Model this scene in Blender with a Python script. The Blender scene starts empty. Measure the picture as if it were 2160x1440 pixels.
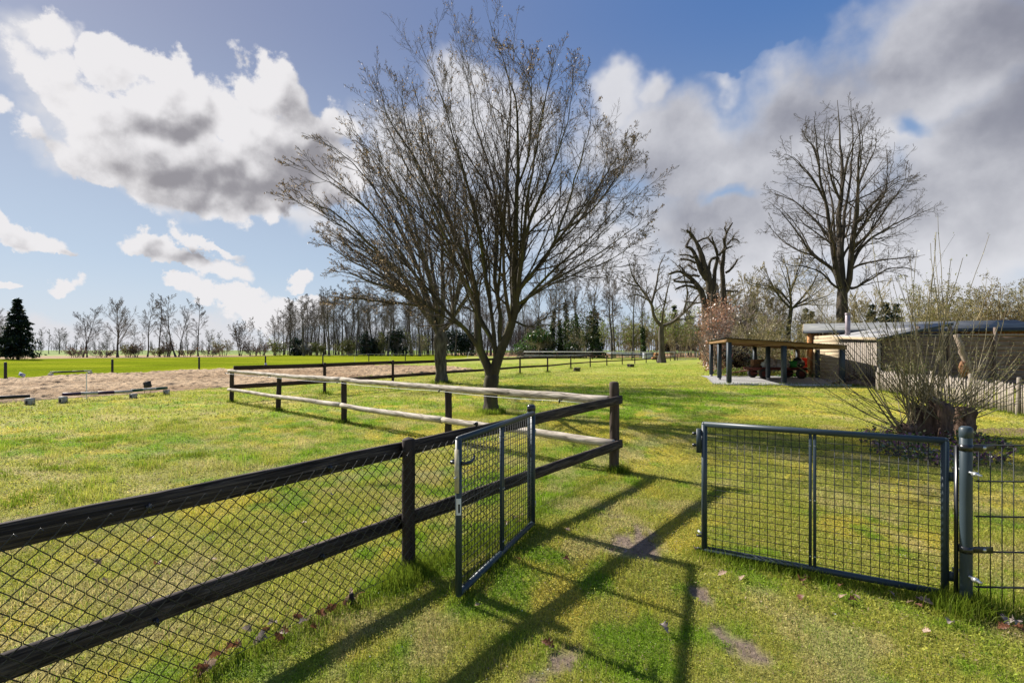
import bpy, bmesh, math
import numpy as np
from mathutils import Vector, Matrix

# ------------------------------------------------------------------ camera, sky, sun, exposure
S = bpy.context.scene
COL = S.collection
R = math.radians
F, CX, HV, CH = 1080.0, 1080.0, 738.0, 1.6          # focal length (px of the 2160 wide photo), centre column, horizon row, eye height
cam_d = bpy.data.cameras.new("camera")
cam = bpy.data.objects.new("camera", cam_d)
COL.objects.link(cam)
cam.location = (0, 0, CH)
cam.rotation_euler = (R(90), 0, 0)
cam_d.sensor_width = 36.0
cam_d.lens = 18.0
cam_d.shift_y = (HV - 720.0) / 2160.0
cam_d.clip_start = 0.05
cam_d.clip_end = 8000
S.camera = cam
S.view_settings.view_transform = 'Standard'
S.view_settings.look = 'None'
S.view_settings.exposure = 0.95
S.view_settings.gamma = 1
S.view_settings.use_curve_mapping = False
S.cycles.max_bounces = 6
S.cycles.transparent_max_bounces = 8

SUN_AZ, SUN_EL = -53.0, 36.0                        # degrees from straight ahead (negative: to the side of the riding arena), height
sun_dir = Vector((math.sin(R(SUN_AZ)) * math.cos(R(SUN_EL)), math.cos(R(SUN_AZ)) * math.cos(R(SUN_EL)), math.sin(R(SUN_EL))))
sun_d = bpy.data.lights.new("sun", 'SUN')
sun_d.energy = 5.0
sun_d.angle = R(0.5)
sun_d.color = (1.0, 0.94, 0.86)
sun = bpy.data.objects.new("sun", sun_d)
COL.objects.link(sun)
sun.rotation_euler = sun_dir.to_track_quat('Z', 'Y').to_euler()
sun.location = (-20, 15, 30)


def azel(u, v):
    return math.degrees(math.atan2(u - CX, F)), math.degrees(math.atan2(HV - v, math.hypot(u - CX, F)))


def build_world():
    w = bpy.data.worlds.new("World")
    S.world = w
    w.use_nodes = True
    nt = w.node_tree
    nt.nodes.clear()
    N, L = nt.nodes.new, nt.links.new

    def math_n(op, a, b=None, c=None, clamp=False):
        n = N('ShaderNodeMath')
        n.operation = op
        n.use_clamp = clamp
        for i, x in enumerate((a, b, c)):
            if x is None:
                continue
            if isinstance(x, (int, float)):
                n.inputs[i].default_value = x
            else:
                L(x, n.inputs[i])
        return n.outputs[0]

    def mix(fac, a, b):
        n = N('ShaderNodeMix')
        n.data_type = 'RGBA'
        for idx, x in ((0, fac), (6, a), (7, b)):
            if isinstance(x, (int, float)):
                n.inputs[idx].default_value = x
            elif isinstance(x, tuple):
                n.inputs[idx].default_value = (*x, 1)
            else:
                L(x, n.inputs[idx])
        return n.outputs[2]

    def smooth(x, lo, hi):
        n = N('ShaderNodeMapRange')
        n.interpolation_type = 'SMOOTHSTEP'
        L(x, n.inputs[0])
        n.inputs[1].default_value = lo
        n.inputs[2].default_value = hi
        return n.outputs[0]

    def noise(vec, scale, detail, rough, color=False):
        n = N('ShaderNodeTexNoise')
        L(vec, n.inputs['Vector'])
        n.inputs['Scale'].default_value = scale
        n.inputs['Detail'].default_value = detail
        n.inputs['Roughness'].default_value = rough
        return n.outputs[1 if color else 0]

    tc = N('ShaderNodeTexCoord')
    d = tc.outputs['Generated']
    sep = N('ShaderNodeSeparateXYZ')
    L(d, sep.inputs[0])
    az = math_n('MULTIPLY', math_n('ARCTAN2', sep.outputs[0], sep.outputs[1]), 57.29578)
    el = math_n('MULTIPLY', math_n('ARCSINE', sep.outputs[2]), 57.29578)
    cmb = N('ShaderNodeCombineXYZ')
    L(az, cmb.inputs[0])
    L(el, cmb.inputs[1])
    ae = cmb.outputs[0]

    def warp(vec, src, amp):
        sub = N('ShaderNodeVectorMath')
        sub.operation = 'SUBTRACT'
        L(src, sub.inputs[0])
        sub.inputs[1].default_value = (0.5, 0.5, 0.5)
        sc = N('ShaderNodeVectorMath')
        sc.operation = 'MULTIPLY'
        L(sub.outputs[0], sc.inputs[0])
        sc.inputs[1].default_value = (amp, amp, 0)
        ad = N('ShaderNodeVectorMath')
        ad.operation = 'ADD'
        L(vec, ad.inputs[0])
        L(sc.outputs[0], ad.inputs[1])
        return ad.outputs[0]

    w1 = warp(ae, noise(d, 9.0, 7.0, 0.62, True), 9.0)      # billows
    w2 = warp(ae, noise(d, 4.0, 5.0, 0.55, True), 16.0)     # slow drifts for the shaded undersides

    def field(vec, ells, k=0.12):
        acc = None
        for u, v, ru, rv, rot, wt in ells:
            c0 = azel(u, v)
            ca, sa = math.cos(R(rot)), math.sin(R(rot))
            a1 = azel(u + ru * ca, v + ru * sa)
            b1 = azel(u - rv * sa, v + rv * ca)
            la = math.hypot(a1[0] - c0[0], a1[1] - c0[1])
            lb = math.hypot(b1[0] - c0[0], b1[1] - c0[1])
            ang = math.atan2(a1[1] - c0[1], a1[0] - c0[0])
            m = N('ShaderNodeMapping')
            m.vector_type = 'TEXTURE'
            L(vec, m.inputs[0])
            m.inputs['Location'].default_value = (c0[0], c0[1], 0)
            m.inputs['Rotation'].default_value = (0, 0, ang)
            m.inputs['Scale'].default_value = (la, lb, 1)
            ln = N('ShaderNodeVectorMath')
            ln.operation = 'LENGTH'
            L(m.outputs[0], ln.inputs[0])
            f = math_n('MULTIPLY_ADD', ln.outputs['Value'], -wt, wt)
            acc = f if acc is None else math_n('SMOOTH_MAX', acc, f, k)
        return acc

    # the cloud masses (u, v, half width, half height, turn, weight), each a direction in the sky
    crisp = [(240, 150, 70, 75, 0, .9), (345, 165, 75, 70, 0, .9), (310, 255, 130, 110, 0, 1), (430, 240, 105, 100, 0, 1),
             (520, 230, 90, 90, 0, .9), (605, 205, 85, 85, 0, .9), (655, 270, 90, 90, 0, .9), (560, 310, 190, 120, 8, 1), (430, 360, 200, 85, 14, 1),
             (690, 350, 100, 85, 0, 1), (560, 400, 160, 60, 8, .8), (120, 180, 230, 62, 38, .8), (60, 40, 90, 60, 0, .7), (250, 330, 170, 60, 33, .8),
             (70, 280, 120, 36, 28, .5), (190, 350, 180, 34, 30, .5),
             (45, 487, 130, 36, 14, .8), (150, 530, 70, 14, 14, .6), (400, 540, 135, 32, 12, .8), (450, 512, 80, 18, 16, .6), (310, 535, 70, 20, 4, .6),
             (165, 625, 62, 32, 0, .9), (620, 598, 42, 28, 0, .9), (395, 603, 45, 18, 6, .8), (500, 625, 110, 36, 12, .9), (590, 655, 120, 40, 10, .9), (20, 620, 45, 14, 8, .7)]
    soft = [(1300, 170, 75, 70, 0, .9), (1385, 165, 60, 55, 0, .8), (1330, 270, 150, 120, 0, 1), (985, 175, 85, 75, 0, .9), (1060, 270, 150, 130, 0, 1), (900, 330, 150, 110, 0, .8),
            (1150, 440, 250, 90, 0, .8), (1480, 300, 230, 130, 0, 1), (1720, 310, 400, 180, -6, 1.1), (1990, 110, 290, 200, -10, 1.1), (1560, 150, 60, 40, 0, .45),
            (2150, 330, 320, 280, 0, 1.2), (1560, 470, 420, 170, 0, 1), (1950, 520, 420, 170, 0, 1.1), (1300, 560, 300, 100, 0, .9), (1600, 620, 900, 80, 0, .8), (300, 700, 700, 40, 0, .7),
            (130, 185, 240, 60, 38, .6), (250, 330, 180, 62, 33, .7), (60, 40, 90, 60, 0, .6), (640, 430, 130, 40, 10, .6)]
    holes = [(1915, 272, 95, 42, 14, .42), (1480, 60, 330, 60, 4, .8), (1560, 385, 70, 26, 0, .35), (1250, 415, 60, 40, 0, .35)]
    greys = [(500, 375, 240, 80, 12, 1.1), (640, 340, 115, 110, 0, 1.1), (310, 205, 75, 34, -20, .5), (430, 310, 80, 60, 20, .4), (590, 425, 150, 36, 8, .8),
             (430, 556, 110, 14, 12, .5), (90, 518, 110, 14, 14, .4), (165, 640, 50, 12, 0, .4)]
    greys2 = [(2060, 60, 260, 120, -8, .9), (2170, 240, 200, 190, 0, 1), (1880, 150, 160, 60, -10, .5), (1500, 420, 230, 90, 0, .45), (1700, 250, 220, 50, -8, .45), (1380, 340, 90, 80, 0, .35), (1980, 420, 160, 60, 10, .4)]

    # puffs: relief between this direction and one nudged towards the sun
    def nudged(k):
        ad = N('ShaderNodeVectorMath')
        ad.operation = 'ADD'
        L(d, ad.inputs[0])
        ad.inputs[1].default_value = (sun_dir[0] * k, sun_dir[1] * k * .3, k * .8)
        return ad.outputs[0]

    def relief(scale, k, gain):
        a0 = noise(d, scale, 7.0, 0.6)
        a1 = noise(nudged(k), scale, 7.0, 0.6)
        return math_n('MULTIPLY', math_n('SUBTRACT', a0, a1), gain)

    n_edge = math_n('SUBTRACT', noise(d, 18.0, 9.0, 0.66), 0.5)
    n_edge2 = math_n('SUBTRACT', noise(d, 6.0, 4.0, 0.55), 0.5)
    def puff(scale, vec):
        v = N('ShaderNodeTexVoronoi')
        v.feature = 'SMOOTH_F1'
        L(vec, v.inputs['Vector'])
        v.inputs['Scale'].default_value = scale
        v.inputs['Smoothness'].default_value = 0.35
        return v.outputs['Distance']

    dw_ = N('ShaderNodeVectorMath')
    dw_.operation = 'MULTIPLY_ADD'
    L(noise(d, 12.0, 4.0, 0.55, True), dw_.inputs[0])
    dw_.inputs[1].default_value = (0.05, 0.05, 0.05)
    L(d, dw_.inputs[2])
    dw2 = N('ShaderNodeVectorMath')
    dw2.operation = 'ADD'
    L(dw_.outputs[0], dw2.inputs[0])
    dw2.inputs[1].default_value = (sun_dir[0] * .02, 0, .022)
    pf1, pf2 = puff(13.0, dw_.outputs[0]), puff(29.0, dw_.outputs[0])
    lump = math_n('ADD', math_n('MULTIPLY', math_n('SUBTRACT', 0.50, pf1), 0.75), math_n('MULTIPLY', math_n('SUBTRACT', 0.52, pf2), 0.42))
    lit = math_n('SUBTRACT', math_n('ADD', puff(13.0, dw2.outputs[0]), math_n('MULTIPLY', puff(29.0, dw2.outputs[0]), .5)), math_n('ADD', pf1, math_n('MULTIPLY', pf2, .5)))
    f_crisp = math_n('ADD', math_n('ADD', field(w1, crisp), lump), math_n('ADD', math_n('MULTIPLY', n_edge, 0.55), math_n('MULTIPLY', n_edge2, 0.25)))
    a_crisp = smooth(f_crisp, 0.0, 0.24)
    n_soft = math_n('SUBTRACT', noise(d, 6.0, 9.0, 0.6), 0.5)
    f_soft = math_n('ADD', field(w2, soft, .2), math_n('MULTIPLY', n_soft, 0.9))
    f_soft = math_n('SUBTRACT', f_soft, math_n('MULTIPLY', math_n('MAXIMUM', field(w2, holes), 0.0), 1.6))
    a_soft = smooth(f_soft, -0.10, 0.55)

    n_tone = math_n('SUBTRACT', noise(d, 9.0, 8.0, 0.62), 0.5)
    r1 = relief(11.0, 0.035, 1.7)
    r2 = relief(5.0, 0.06, 1.1)
    thick = smooth(f_crisp, 0.15, 1.1)
    g1 = smooth(math_n('SUBTRACT', math_n('ADD', math_n('ADD', field(w2, greys), math_n('MULTIPLY', thick, 0.30)), math_n('MULTIPLY', n_tone, 0.45)), math_n('ADD', r1, math_n('MULTIPLY', lit, 1.5))), -0.42, 1.15)
    g2 = smooth(math_n('SUBTRACT', math_n('ADD', field(w2, greys2, .25), math_n('MULTIPLY', n_tone, 0.4)), r2), -0.62, 0.85)

    # clear air: the physical sky, steered towards the photograph's pale spring blue
    sky = N('ShaderNodeTexSky')
    sky.sky_type = 'NISHITA'
    sky.sun_disc = False
    sky.sun_elevation = R(SUN_EL)
    sky.sun_rotation = R(SUN_AZ)
    sky.air_density = 1.0
    sky.dust_density = 0.6
    sky.ozone_density = 1.5
    t_el = smooth(el, 2.0, 34.0)
    t_az = smooth(az, -42.0, 38.0)
    hi = mix(t_az, (2.15, 2.45, 3.75), (0.62, 1.62, 4.1))
    lo = mix(t_az, (4.2, 5.2, 6.5), (3.9, 5.0, 6.4))
    blue = mix(t_el, lo, hi)
    air = mix(0.88, sky.outputs[0], blue)
    horizon = smooth(el, 9.0, -1.0)
    air = mix(math_n('MULTIPLY', horizon, 0.55), air, (6.2, 6.5, 7.0))
    c_soft = mix(g2, (6.3, 6.3, 6.6), (2.3, 2.33, 2.75))
    c_crisp = mix(g1, (7.3, 7.15, 7.25), (2.6, 2.5, 2.7))
    col = mix(math_n('MULTIPLY', a_soft, 0.94), air, c_soft)
    col = mix(math_n('MULTIPLY', a_crisp, 0.97), col, c_crisp)
    bg = N('ShaderNodeBackground')
    L(col, bg.inputs[0])
    bg.inputs[1].default_value = 0.061
    out = N('ShaderNodeOutputWorld')
    L(bg.outputs[0], out.inputs[0])


build_world()

# ------------------------------------------------------------------ helpers
rng = np.random.default_rng(11)


def P(u, v):
    """ground point seen at pixel (u, v) of the 2160 x 1440 photo"""
    z = F * CH / (v - HV)
    return np.array([(u - CX) / F * z, z, 0.0])


def at(u, v, y):
    """point at distance y seen at pixel (u, v)"""
    return np.array([(u - CX) / F * y, y, CH - (v - HV) / F * y])


def wloc(o):
    p = Vector((0, 0, 0))
    while o is not None:
        p = p + Vector(o.location)
        o = o.parent
    return p


def tag(o, label=None, cat=None, group=None, kind=None):
    if label:
        o["label"] = label
    if cat:
        o["category"] = cat
    if group:
        o["group"] = group
    if kind:
        o["kind"] = kind
    return o


def thing(name, label, cat, loc, group=None):
    o = bpy.data.objects.new(name, None)
    o.empty_display_size = 0.1
    COL.objects.link(o)
    o.location = [float(c) for c in loc]
    return tag(o, label, cat, group)


def link(name, me, mat, parent=None):
    o = bpy.data.objects.new(name, me)
    COL.objects.link(o)
    if mat is not None and len(me.materials) == 0:
        me.materials.append(mat)
    if parent is not None:
        o.parent = parent
    return o


class MB:
    def __init__(self):
        self.v, self.q, self.t, self.c, self.n = [], [], [], [], 0

    def add(self, verts, quads=None, tris=None, col=None):
        verts = np.asarray(verts, float).reshape(-1, 3)
        if quads is not None and len(quads):
            self.q.append(np.asarray(quads).reshape(-1, 4) + self.n)
        if tris is not None and len(tris):
            self.t.append(np.asarray(tris).reshape(-1, 3) + self.n)
        self.v.append(verts)
        if col is not None:
            self.c.append(np.asarray(col, float).reshape(-1, 3))
        self.n += len(verts)
        return self

    def mesh(self, name, origin=(0, 0, 0), smooth=False):
        v = np.concatenate(self.v) - np.asarray(origin, float)
        q = np.concatenate(self.q) if self.q else np.zeros((0, 4), int)
        t = np.concatenate(self.t) if self.t else np.zeros((0, 3), int)
        me = bpy.data.meshes.new(name)
        me.vertices.add(len(v))
        me.vertices.foreach_set("co", v.astype(np.float32).ravel())
        me.loops.add(len(q) * 4 + len(t) * 3)
        me.loops.foreach_set("vertex_index", np.concatenate([q.ravel(), t.ravel()]).astype(np.int32))
        me.polygons.add(len(q) + len(t))
        st = np.concatenate([np.arange(len(q)) * 4, len(q) * 4 + np.arange(len(t)) * 3]).astype(np.int32)
        me.polygons.foreach_set("loop_start", st)
        if smooth:
            me.polygons.foreach_set("use_smooth", np.ones(len(q) + len(t), bool))
        me.update(calc_edges=True)
        if self.c:
            c = np.concatenate(self.c)
            a = me.color_attributes.new("col", 'FLOAT_COLOR', 'POINT')
            a.data.foreach_set("color", np.concatenate([c, np.ones((len(c), 1))], 1).astype(np.float32).ravel())
        return me

    def build(self, name, mat, parent=None, smooth=False):
        return link(name, self.mesh(name, wloc(parent), smooth), mat, parent)


def unit(a):
    return a / np.maximum(np.linalg.norm(a, axis=-1, keepdims=True), 1e-9)


def tubes(mb, Pt, Rd, sides=5, cap=False, col=None):
    """Pt (m, n, 3), Rd (m, n): m tubes of n rings"""
    m, n = Pt.shape[:2]
    T = np.gradient(Pt, axis=1) if n > 2 else np.repeat((Pt[:, 1] - Pt[:, 0])[:, None], 2, 1)
    T = unit(T)
    mean = unit(T.mean(axis=1))
    ref = np.where(np.abs(mean[:, 2:3]) < 0.8, np.array([[0, 0, 1.0]]), np.array([[1.0, 0, 0]]))[:, None]
    s = unit(np.cross(T, np.broadcast_to(ref, T.shape)))
    w = np.cross(s, T)
    a = np.arange(sides) / sides * 2 * np.pi
    ring = Pt[:, :, None] + Rd[:, :, None, None] * (np.cos(a)[None, None, :, None] * s[:, :, None] + np.sin(a)[None, None, :, None] * w[:, :, None])
    idx = np.arange(m * n * sides).reshape(m, n, sides)
    i0, i1 = idx[:, :-1], idx[:, 1:]
    quads = np.stack([i0, np.roll(i0, -1, 2), np.roll(i1, -1, 2), i1], -1).reshape(-1, 4)
    V = ring.reshape(-1, 3)
    tris = None
    if cap:
        ends = np.concatenate([Pt[:, 0], Pt[:, -1]])
        base = m * n * sides
        t1 = np.stack([np.broadcast_to((base + np.arange(m))[:, None], (m, sides)), np.roll(idx[:, 0], -1, 1), idx[:, 0]], -1)
        t2 = np.stack([np.broadcast_to((base + m + np.arange(m))[:, None], (m, sides)), idx[:, -1], np.roll(idx[:, -1], -1, 1)], -1)
        tris = np.concatenate([t1.reshape(-1, 3), t2.reshape(-1, 3)])
        V = np.concatenate([V, ends])
    c = None
    if col is not None:
        c = np.broadcast_to(np.asarray(col, float), (len(V), 3))
    mb.add(V, quads, tris, c)
    return mb


def tube1(mb, pts, r, sides=8, cap=True):
    pts = np.asarray(pts, float)[None]
    rr = np.broadcast_to(np.asarray(r, float), (1, pts.shape[1]))
    return tubes(mb, pts, rr, sides, cap)


def boxv(mb, c, s, rz=0.0):
    c, s = np.asarray(c, float), np.asarray(s, float) / 2
    v = np.array([[x, y, z] for z in (-1, 1) for y in (-1, 1) for x in (-1, 1)], float) * s
    if rz:
        ca, sa = math.cos(rz), math.sin(rz)
        v = np.stack([v[:, 0] * ca - v[:, 1] * sa, v[:, 0] * sa + v[:, 1] * ca, v[:, 2]], 1)
    mb.add(v + c, [[0, 2, 3, 1], [4, 5, 7, 6], [0, 1, 5, 4], [2, 6, 7, 3], [0, 4, 6, 2], [1, 3, 7, 5]])
    return mb


def chain(mb, p, q, w, h, up=(0, 0, 1), ch=0.1):
    """chamfered bar from p to q in world space"""
    p, q = np.asarray(p, float), np.asarray(q, float)
    x = unit(q - p)
    y = unit(np.cross(np.asarray(up, float), x))
    z = np.cross(x, y)
    k = min(w, h) * ch
    sec = [(-w / 2 + k, -h / 2), (w / 2 - k, -h / 2), (w / 2, -h / 2 + k), (w / 2, h / 2 - k), (w / 2 - k, h / 2), (-w / 2 + k, h / 2), (-w / 2, h / 2 - k), (-w / 2, -h / 2 + k)]
    V = np.array([e + a * y + b * z for e in (p, q) for a, b in sec] + [p, q])
    quads = [[i, (i + 1) % 8, 8 + (i + 1) % 8, 8 + i] for i in range(8)]
    tris = [[16, (i + 1) % 8, i] for i in range(8)] + [[17, 8 + i, 8 + (i + 1) % 8] for i in range(8)]
    mb.add(V, quads, tris)
    return mb


def oriented(name, me, mat, p, q, parent, up=(0, 0, 1)):
    o = link(name, me, mat, parent)
    x = unit(np.asarray(q, float) - np.asarray(p, float))
    upv = np.asarray(up, float)
    if abs(np.dot(x, upv)) > 0.95:
        upv = np.array([0, 1.0, 0])
    y = unit(np.cross(upv, x))
    z = np.cross(x, y)
    M = Matrix((x, y, z)).transposed()
    o.rotation_mode = 'QUATERNION'
    o.rotation_quaternion = M.to_quaternion()
    base = wloc(parent) if parent is not None else Vector((0, 0, 0))
    mid = (np.asarray(p, float) + np.asarray(q, float)) / 2
    o.location = Vector([float(c) for c in mid]) - base
    return o


def board(name, p, q, w, h, mat, parent, wob=0.003, nseg=10, up=(0, 0, 1)):
    """sawn board, local x along its length, w across, h upright"""
    Ln = float(np.linalg.norm(np.asarray(q, float) - np.asarray(p, float)))
    k = min(w, h) * 0.12
    sec = np.array([(-w / 2 + k, -h / 2), (w / 2 - k, -h / 2), (w / 2, -h / 2 + k), (w / 2, h / 2 - k), (w / 2 - k, h / 2), (-w / 2 + k, h / 2), (-w / 2, h / 2 - k), (-w / 2, -h / 2 + k)])
    xs = np.linspace(-Ln / 2, Ln / 2, nseg + 1)
    off = np.cumsum(rng.normal(0, wob, (nseg + 1, 2)), 0)
    off -= np.linspace(0, 1, nseg + 1)[:, None] * off[-1]
    V = np.zeros((nseg + 1, 8, 3))
    V[:, :, 0] = xs[:, None]
    V[:, :, 1:] = sec[None] * (1 + rng.normal(0, .02, (nseg + 1, 1, 1))) + off[:, None]
    idx = np.arange((nseg + 1) * 8).reshape(-1, 8)
    quads = np.stack([idx[:-1], np.roll(idx[:-1], -1, 1), np.roll(idx[1:], -1, 1), idx[1:]], -1).reshape(-1, 4)
    V = np.concatenate([V.reshape(-1, 3), [[-Ln / 2, 0, 0], [Ln / 2, 0, 0]]])
    n = (nseg + 1) * 8
    tris = [[n, (i + 1) % 8, i] for i in range(8)] + [[n + 1, n - 8 + i, n - 8 + (i + 1) % 8] for i in range(8)]
    return oriented(name, MB().add(V, quads, tris).mesh(name), mat, p, q, parent, up)


def pole(name, p, q, r0, r1, mat, parent, sides=16, nseg=12, wob=0.0, lump=0.0, dome=0.0):
    """round timber or tube, local x along its length"""
    p, q = np.asarray(p, float), np.asarray(q, float)
    Ln = float(np.linalg.norm(q - p))
    xs = np.linspace(-Ln / 2, Ln / 2, nseg + 1)
    off = np.cumsum(rng.normal(0, wob, (nseg + 1, 2)), 0)
    off -= np.linspace(0, 1, nseg + 1)[:, None] * off[-1]
    rr = np.linspace(r0, r1, nseg + 1)
    a = np.arange(sides) / sides * 2 * np.pi
    lm = 1 + lump * rng.normal(0, 1, (nseg + 1, 1)) + lump * .5 * rng.normal(0, 1, (1, sides))
    V = np.zeros((nseg + 1, sides, 3))
    V[:, :, 0] = xs[:, None]
    V[:, :, 1] = rr[:, None] * lm * np.cos(a) + off[:, :1]
    V[:, :, 2] = rr[:, None] * lm * np.sin(a) + off[:, 1:]
    rows = [V]
    k = min(.35 * min(r0, r1), .012)
    for sgn, e, rad in ((1, V[-1], r1), (-1, V[0], r0)):
        c = e.mean(0)
        b = c + (e - c) * (1 - k / rad)
        b[:, 0] += sgn * k
        if sgn > 0:
            rows.append(b[None])
        else:
            rows.insert(0, b[None])
    V = np.concatenate(rows)
    m = len(V)
    idx = np.arange(m * sides).reshape(m, sides)
    quads = np.stack([idx[:-1], np.roll(idx[:-1], -1, 1), np.roll(idx[1:], -1, 1), idx[1:]], -1).reshape(-1, 4)
    c0, c1 = V[0].mean(0), V[-1].mean(0)
    c0[0] -= dome
    c1[0] += dome
    n = m * sides
    tris = [[n, (i + 1) % sides, i] for i in range(sides)] + [[n + 1, n - sides + i, n - sides + (i + 1) % sides] for i in range(sides)]
    me = MB().add(np.concatenate([V.reshape(-1, 3), [c0, c1]]), quads, tris).mesh(name, smooth=True)
    for f in range(len(quads), len(quads) + 2 * sides):
        me.polygons[f].use_smooth = False
    return oriented(name, me, mat, p, q, parent)


def lathe(mb, c, prof, sides=20, squash=None):
    """prof [(r, z)] turned about the vertical through c"""
    c = np.asarray(c, float)
    a = np.arange(sides) / sides * 2 * np.pi
    prof = np.asarray(prof, float)
    V = np.zeros((len(prof), sides, 3))
    V[:, :, 0] = prof[:, :1] * np.cos(a)
    V[:, :, 1] = prof[:, :1] * np.sin(a)
    V[:, :, 2] = prof[:, 1:]
    idx = np.arange(len(prof) * sides).reshape(-1, sides)
    quads = np.stack([idx[:-1], np.roll(idx[:-1], -1, 1), np.roll(idx[1:], -1, 1), idx[1:]], -1).reshape(-1, 4)
    mb.add(V.reshape(-1, 3) + c, quads)
    return mb


# value noise in numpy, for colours and heights
_perm = np.random.default_rng(3).random((256, 256))


def vnoise(x, y):
    xi, yi = np.floor(x).astype(int), np.floor(y).astype(int)
    fx, fy = x - xi, y - yi
    fx, fy = fx * fx * (3 - 2 * fx), fy * fy * (3 - 2 * fy)
    g = lambda i, j: _perm[i % 256, j % 256]
    a = g(xi, yi) * (1 - fx) + g(xi + 1, yi) * fx
    b = g(xi, yi + 1) * (1 - fx) + g(xi + 1, yi + 1) * fx
    return a * (1 - fy) + b * fy


def fbm(x, y, s, o=4, k=0):
    r, a, t = 0, 1.0, 0
    for i in range(o):
        r = r + a * vnoise(x * s + 17.3 * i + k, y * s + 9.1 * i + 3 * k)
        t += a
        a *= 0.55
        s *= 2.1
    return r / t


def sstep(x, a, b):
    t = np.clip((x - a) / (b - a), 0, 1)
    return t * t * (3 - 2 * t)


# ------------------------------------------------------------------ materials
def mat_new(name):
    m = bpy.data.materials.new(name)
    m.use_nodes = True
    return m, m.node_tree, m.node_tree.nodes["Principled BSDF"]


def nmat(name, stops, scale=(1, 1, 1), nscale=4.0, detail=5.0, rough=0.8, bump=0.0, bscale=None, coords='Object', rand=True, spec=0.3, distort=0.0, metal=0.0, nrough=.55, bdist=.01, tint=0.0):
    """noise-driven Principled material. stops [(pos, (r, g, b))]"""
    m, nt, b = mat_new(name)
    N, L = nt.nodes.new, nt.links.new
    tc = N('ShaderNodeTexCoord')
    mp = N('ShaderNodeMapping')
    L(tc.outputs[coords], mp.inputs[0])
    mp.inputs['Scale'].default_value = scale
    if rand:
        oi = N('ShaderNodeObjectInfo')
        ml = N('ShaderNodeVectorMath')
        ml.operation = 'SCALE'
        ml.inputs[0].default_value = (31.0, 17.0, 23.0)
        L(oi.outputs['Random'], ml.inputs['Scale'])
        L(ml.outputs[0], mp.inputs['Location'])
    n = N('ShaderNodeTexNoise')
    L(mp.outputs[0], n.inputs['Vector'])
    n.inputs['Scale'].default_value = nscale
    n.inputs['Detail'].default_value = detail
    n.inputs['Roughness'].default_value = nrough
    n.inputs['Distortion'].default_value = distort
    cr = N('ShaderNodeValToRGB')
    el = cr.color_ramp.elements
    while len(el) < len(stops):
        el.new(0.5)
    for e, (p, c) in zip(el, stops):
        e.position = p
        e.color = (*c, 1)
    L(n.outputs[0], cr.inputs[0])
    colout = cr.outputs[0]
    if tint and rand:
        hs = N('ShaderNodeHueSaturation')
        mr = N('ShaderNodeMapRange')
        L(oi.outputs['Random'], mr.inputs[0])
        mr.inputs[3].default_value = 1 - tint
        mr.inputs[4].default_value = 1 + tint
        L(mr.outputs[0], hs.inputs['Value'])
        L(colout, hs.inputs['Color'])
        colout = hs.outputs[0]
    L(colout, b.inputs['Base Color'])
    b.inputs['Roughness'].default_value = rough
    b.inputs['Specular IOR Level'].default_value = spec
    b.inputs['Metallic'].default_value = metal
    if bump:
        n2 = n
        if bscale:
            n2 = N('ShaderNodeTexNoise')
            L(mp.outputs[0], n2.inputs['Vector'])
            n2.inputs['Scale'].default_value = bscale
            n2.inputs['Detail'].default_value = 4
        bp = N('ShaderNodeBump')
        bp.inputs['Strength'].default_value = bump
        bp.inputs['Distance'].default_value = bdist
        L(n2.outputs[0], bp.inputs['Height'])
        L(bp.outputs[0], b.inputs['Normal'])
    return m


def leafmat(name, attr=True, color=(.1, .1, .03), trans=0.45, gloss=0.25, rough=.5):
    """thin leaf or grass blade: colour from the mesh's own colour attribute, light passes through"""
    m, nt, b = mat_new(name)
    N, L = nt.nodes.new, nt.links.new
    nt.nodes.remove(b)
    out = nt.nodes['Material Output']
    if attr:
        c = N('ShaderNodeAttribute')
        c.attribute_name = "col"
        col = c.outputs['Color']
    else:
        oi = N('ShaderNodeTexNoise')
        oi.inputs['Scale'].default_value = 9.0
        cr = N('ShaderNodeValToRGB')
        cr.color_ramp.elements[0].position = .3
        cr.color_ramp.elements[1].position = .7
        cr.color_ramp.elements[0].color = (*[x * .55 for x in color], 1)
        cr.color_ramp.elements[1].color = (*[min(1, x * 1.5) for x in color], 1)
        tc = N('ShaderNodeTexCoord')
        L(tc.outputs['Object'], oi.inputs['Vector'])
        L(oi.outputs[0], cr.inputs[0])
        col = cr.outputs[0]
    df = N('ShaderNodeBsdfDiffuse')
    tr = N('ShaderNodeBsdfTranslucent')
    L(col, df.inputs[0])
    L(col, tr.inputs[0])
    mx = N('ShaderNodeMixShader')
    mx.inputs[0].default_value = trans
    L(df.outputs[0], mx.inputs[1])
    L(tr.outputs[0], mx.inputs[2])
    gl = N('ShaderNodeBsdfGlossy')
    gl.inputs['Roughness'].default_value = rough
    gl.inputs['Color'].default_value = (.9, .9, .9, 1)
    fr = N('ShaderNodeFresnel')
    fr.inputs[0].default_value = 1.35
    ml = N('ShaderNodeMath')
    ml.operation = 'MULTIPLY'
    ml.inputs[1].default_value = gloss
    L(fr.outputs[0], ml.inputs[0])
    m2 = N('ShaderNodeMixShader')
    L(ml.outputs[0], m2.inputs[0])
    L(mx.outputs[0], m2.inputs[1])
    L(gl.outputs[0], m2.inputs[2])
    L(m2.outputs[0], out.inputs[0])
    return m


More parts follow.
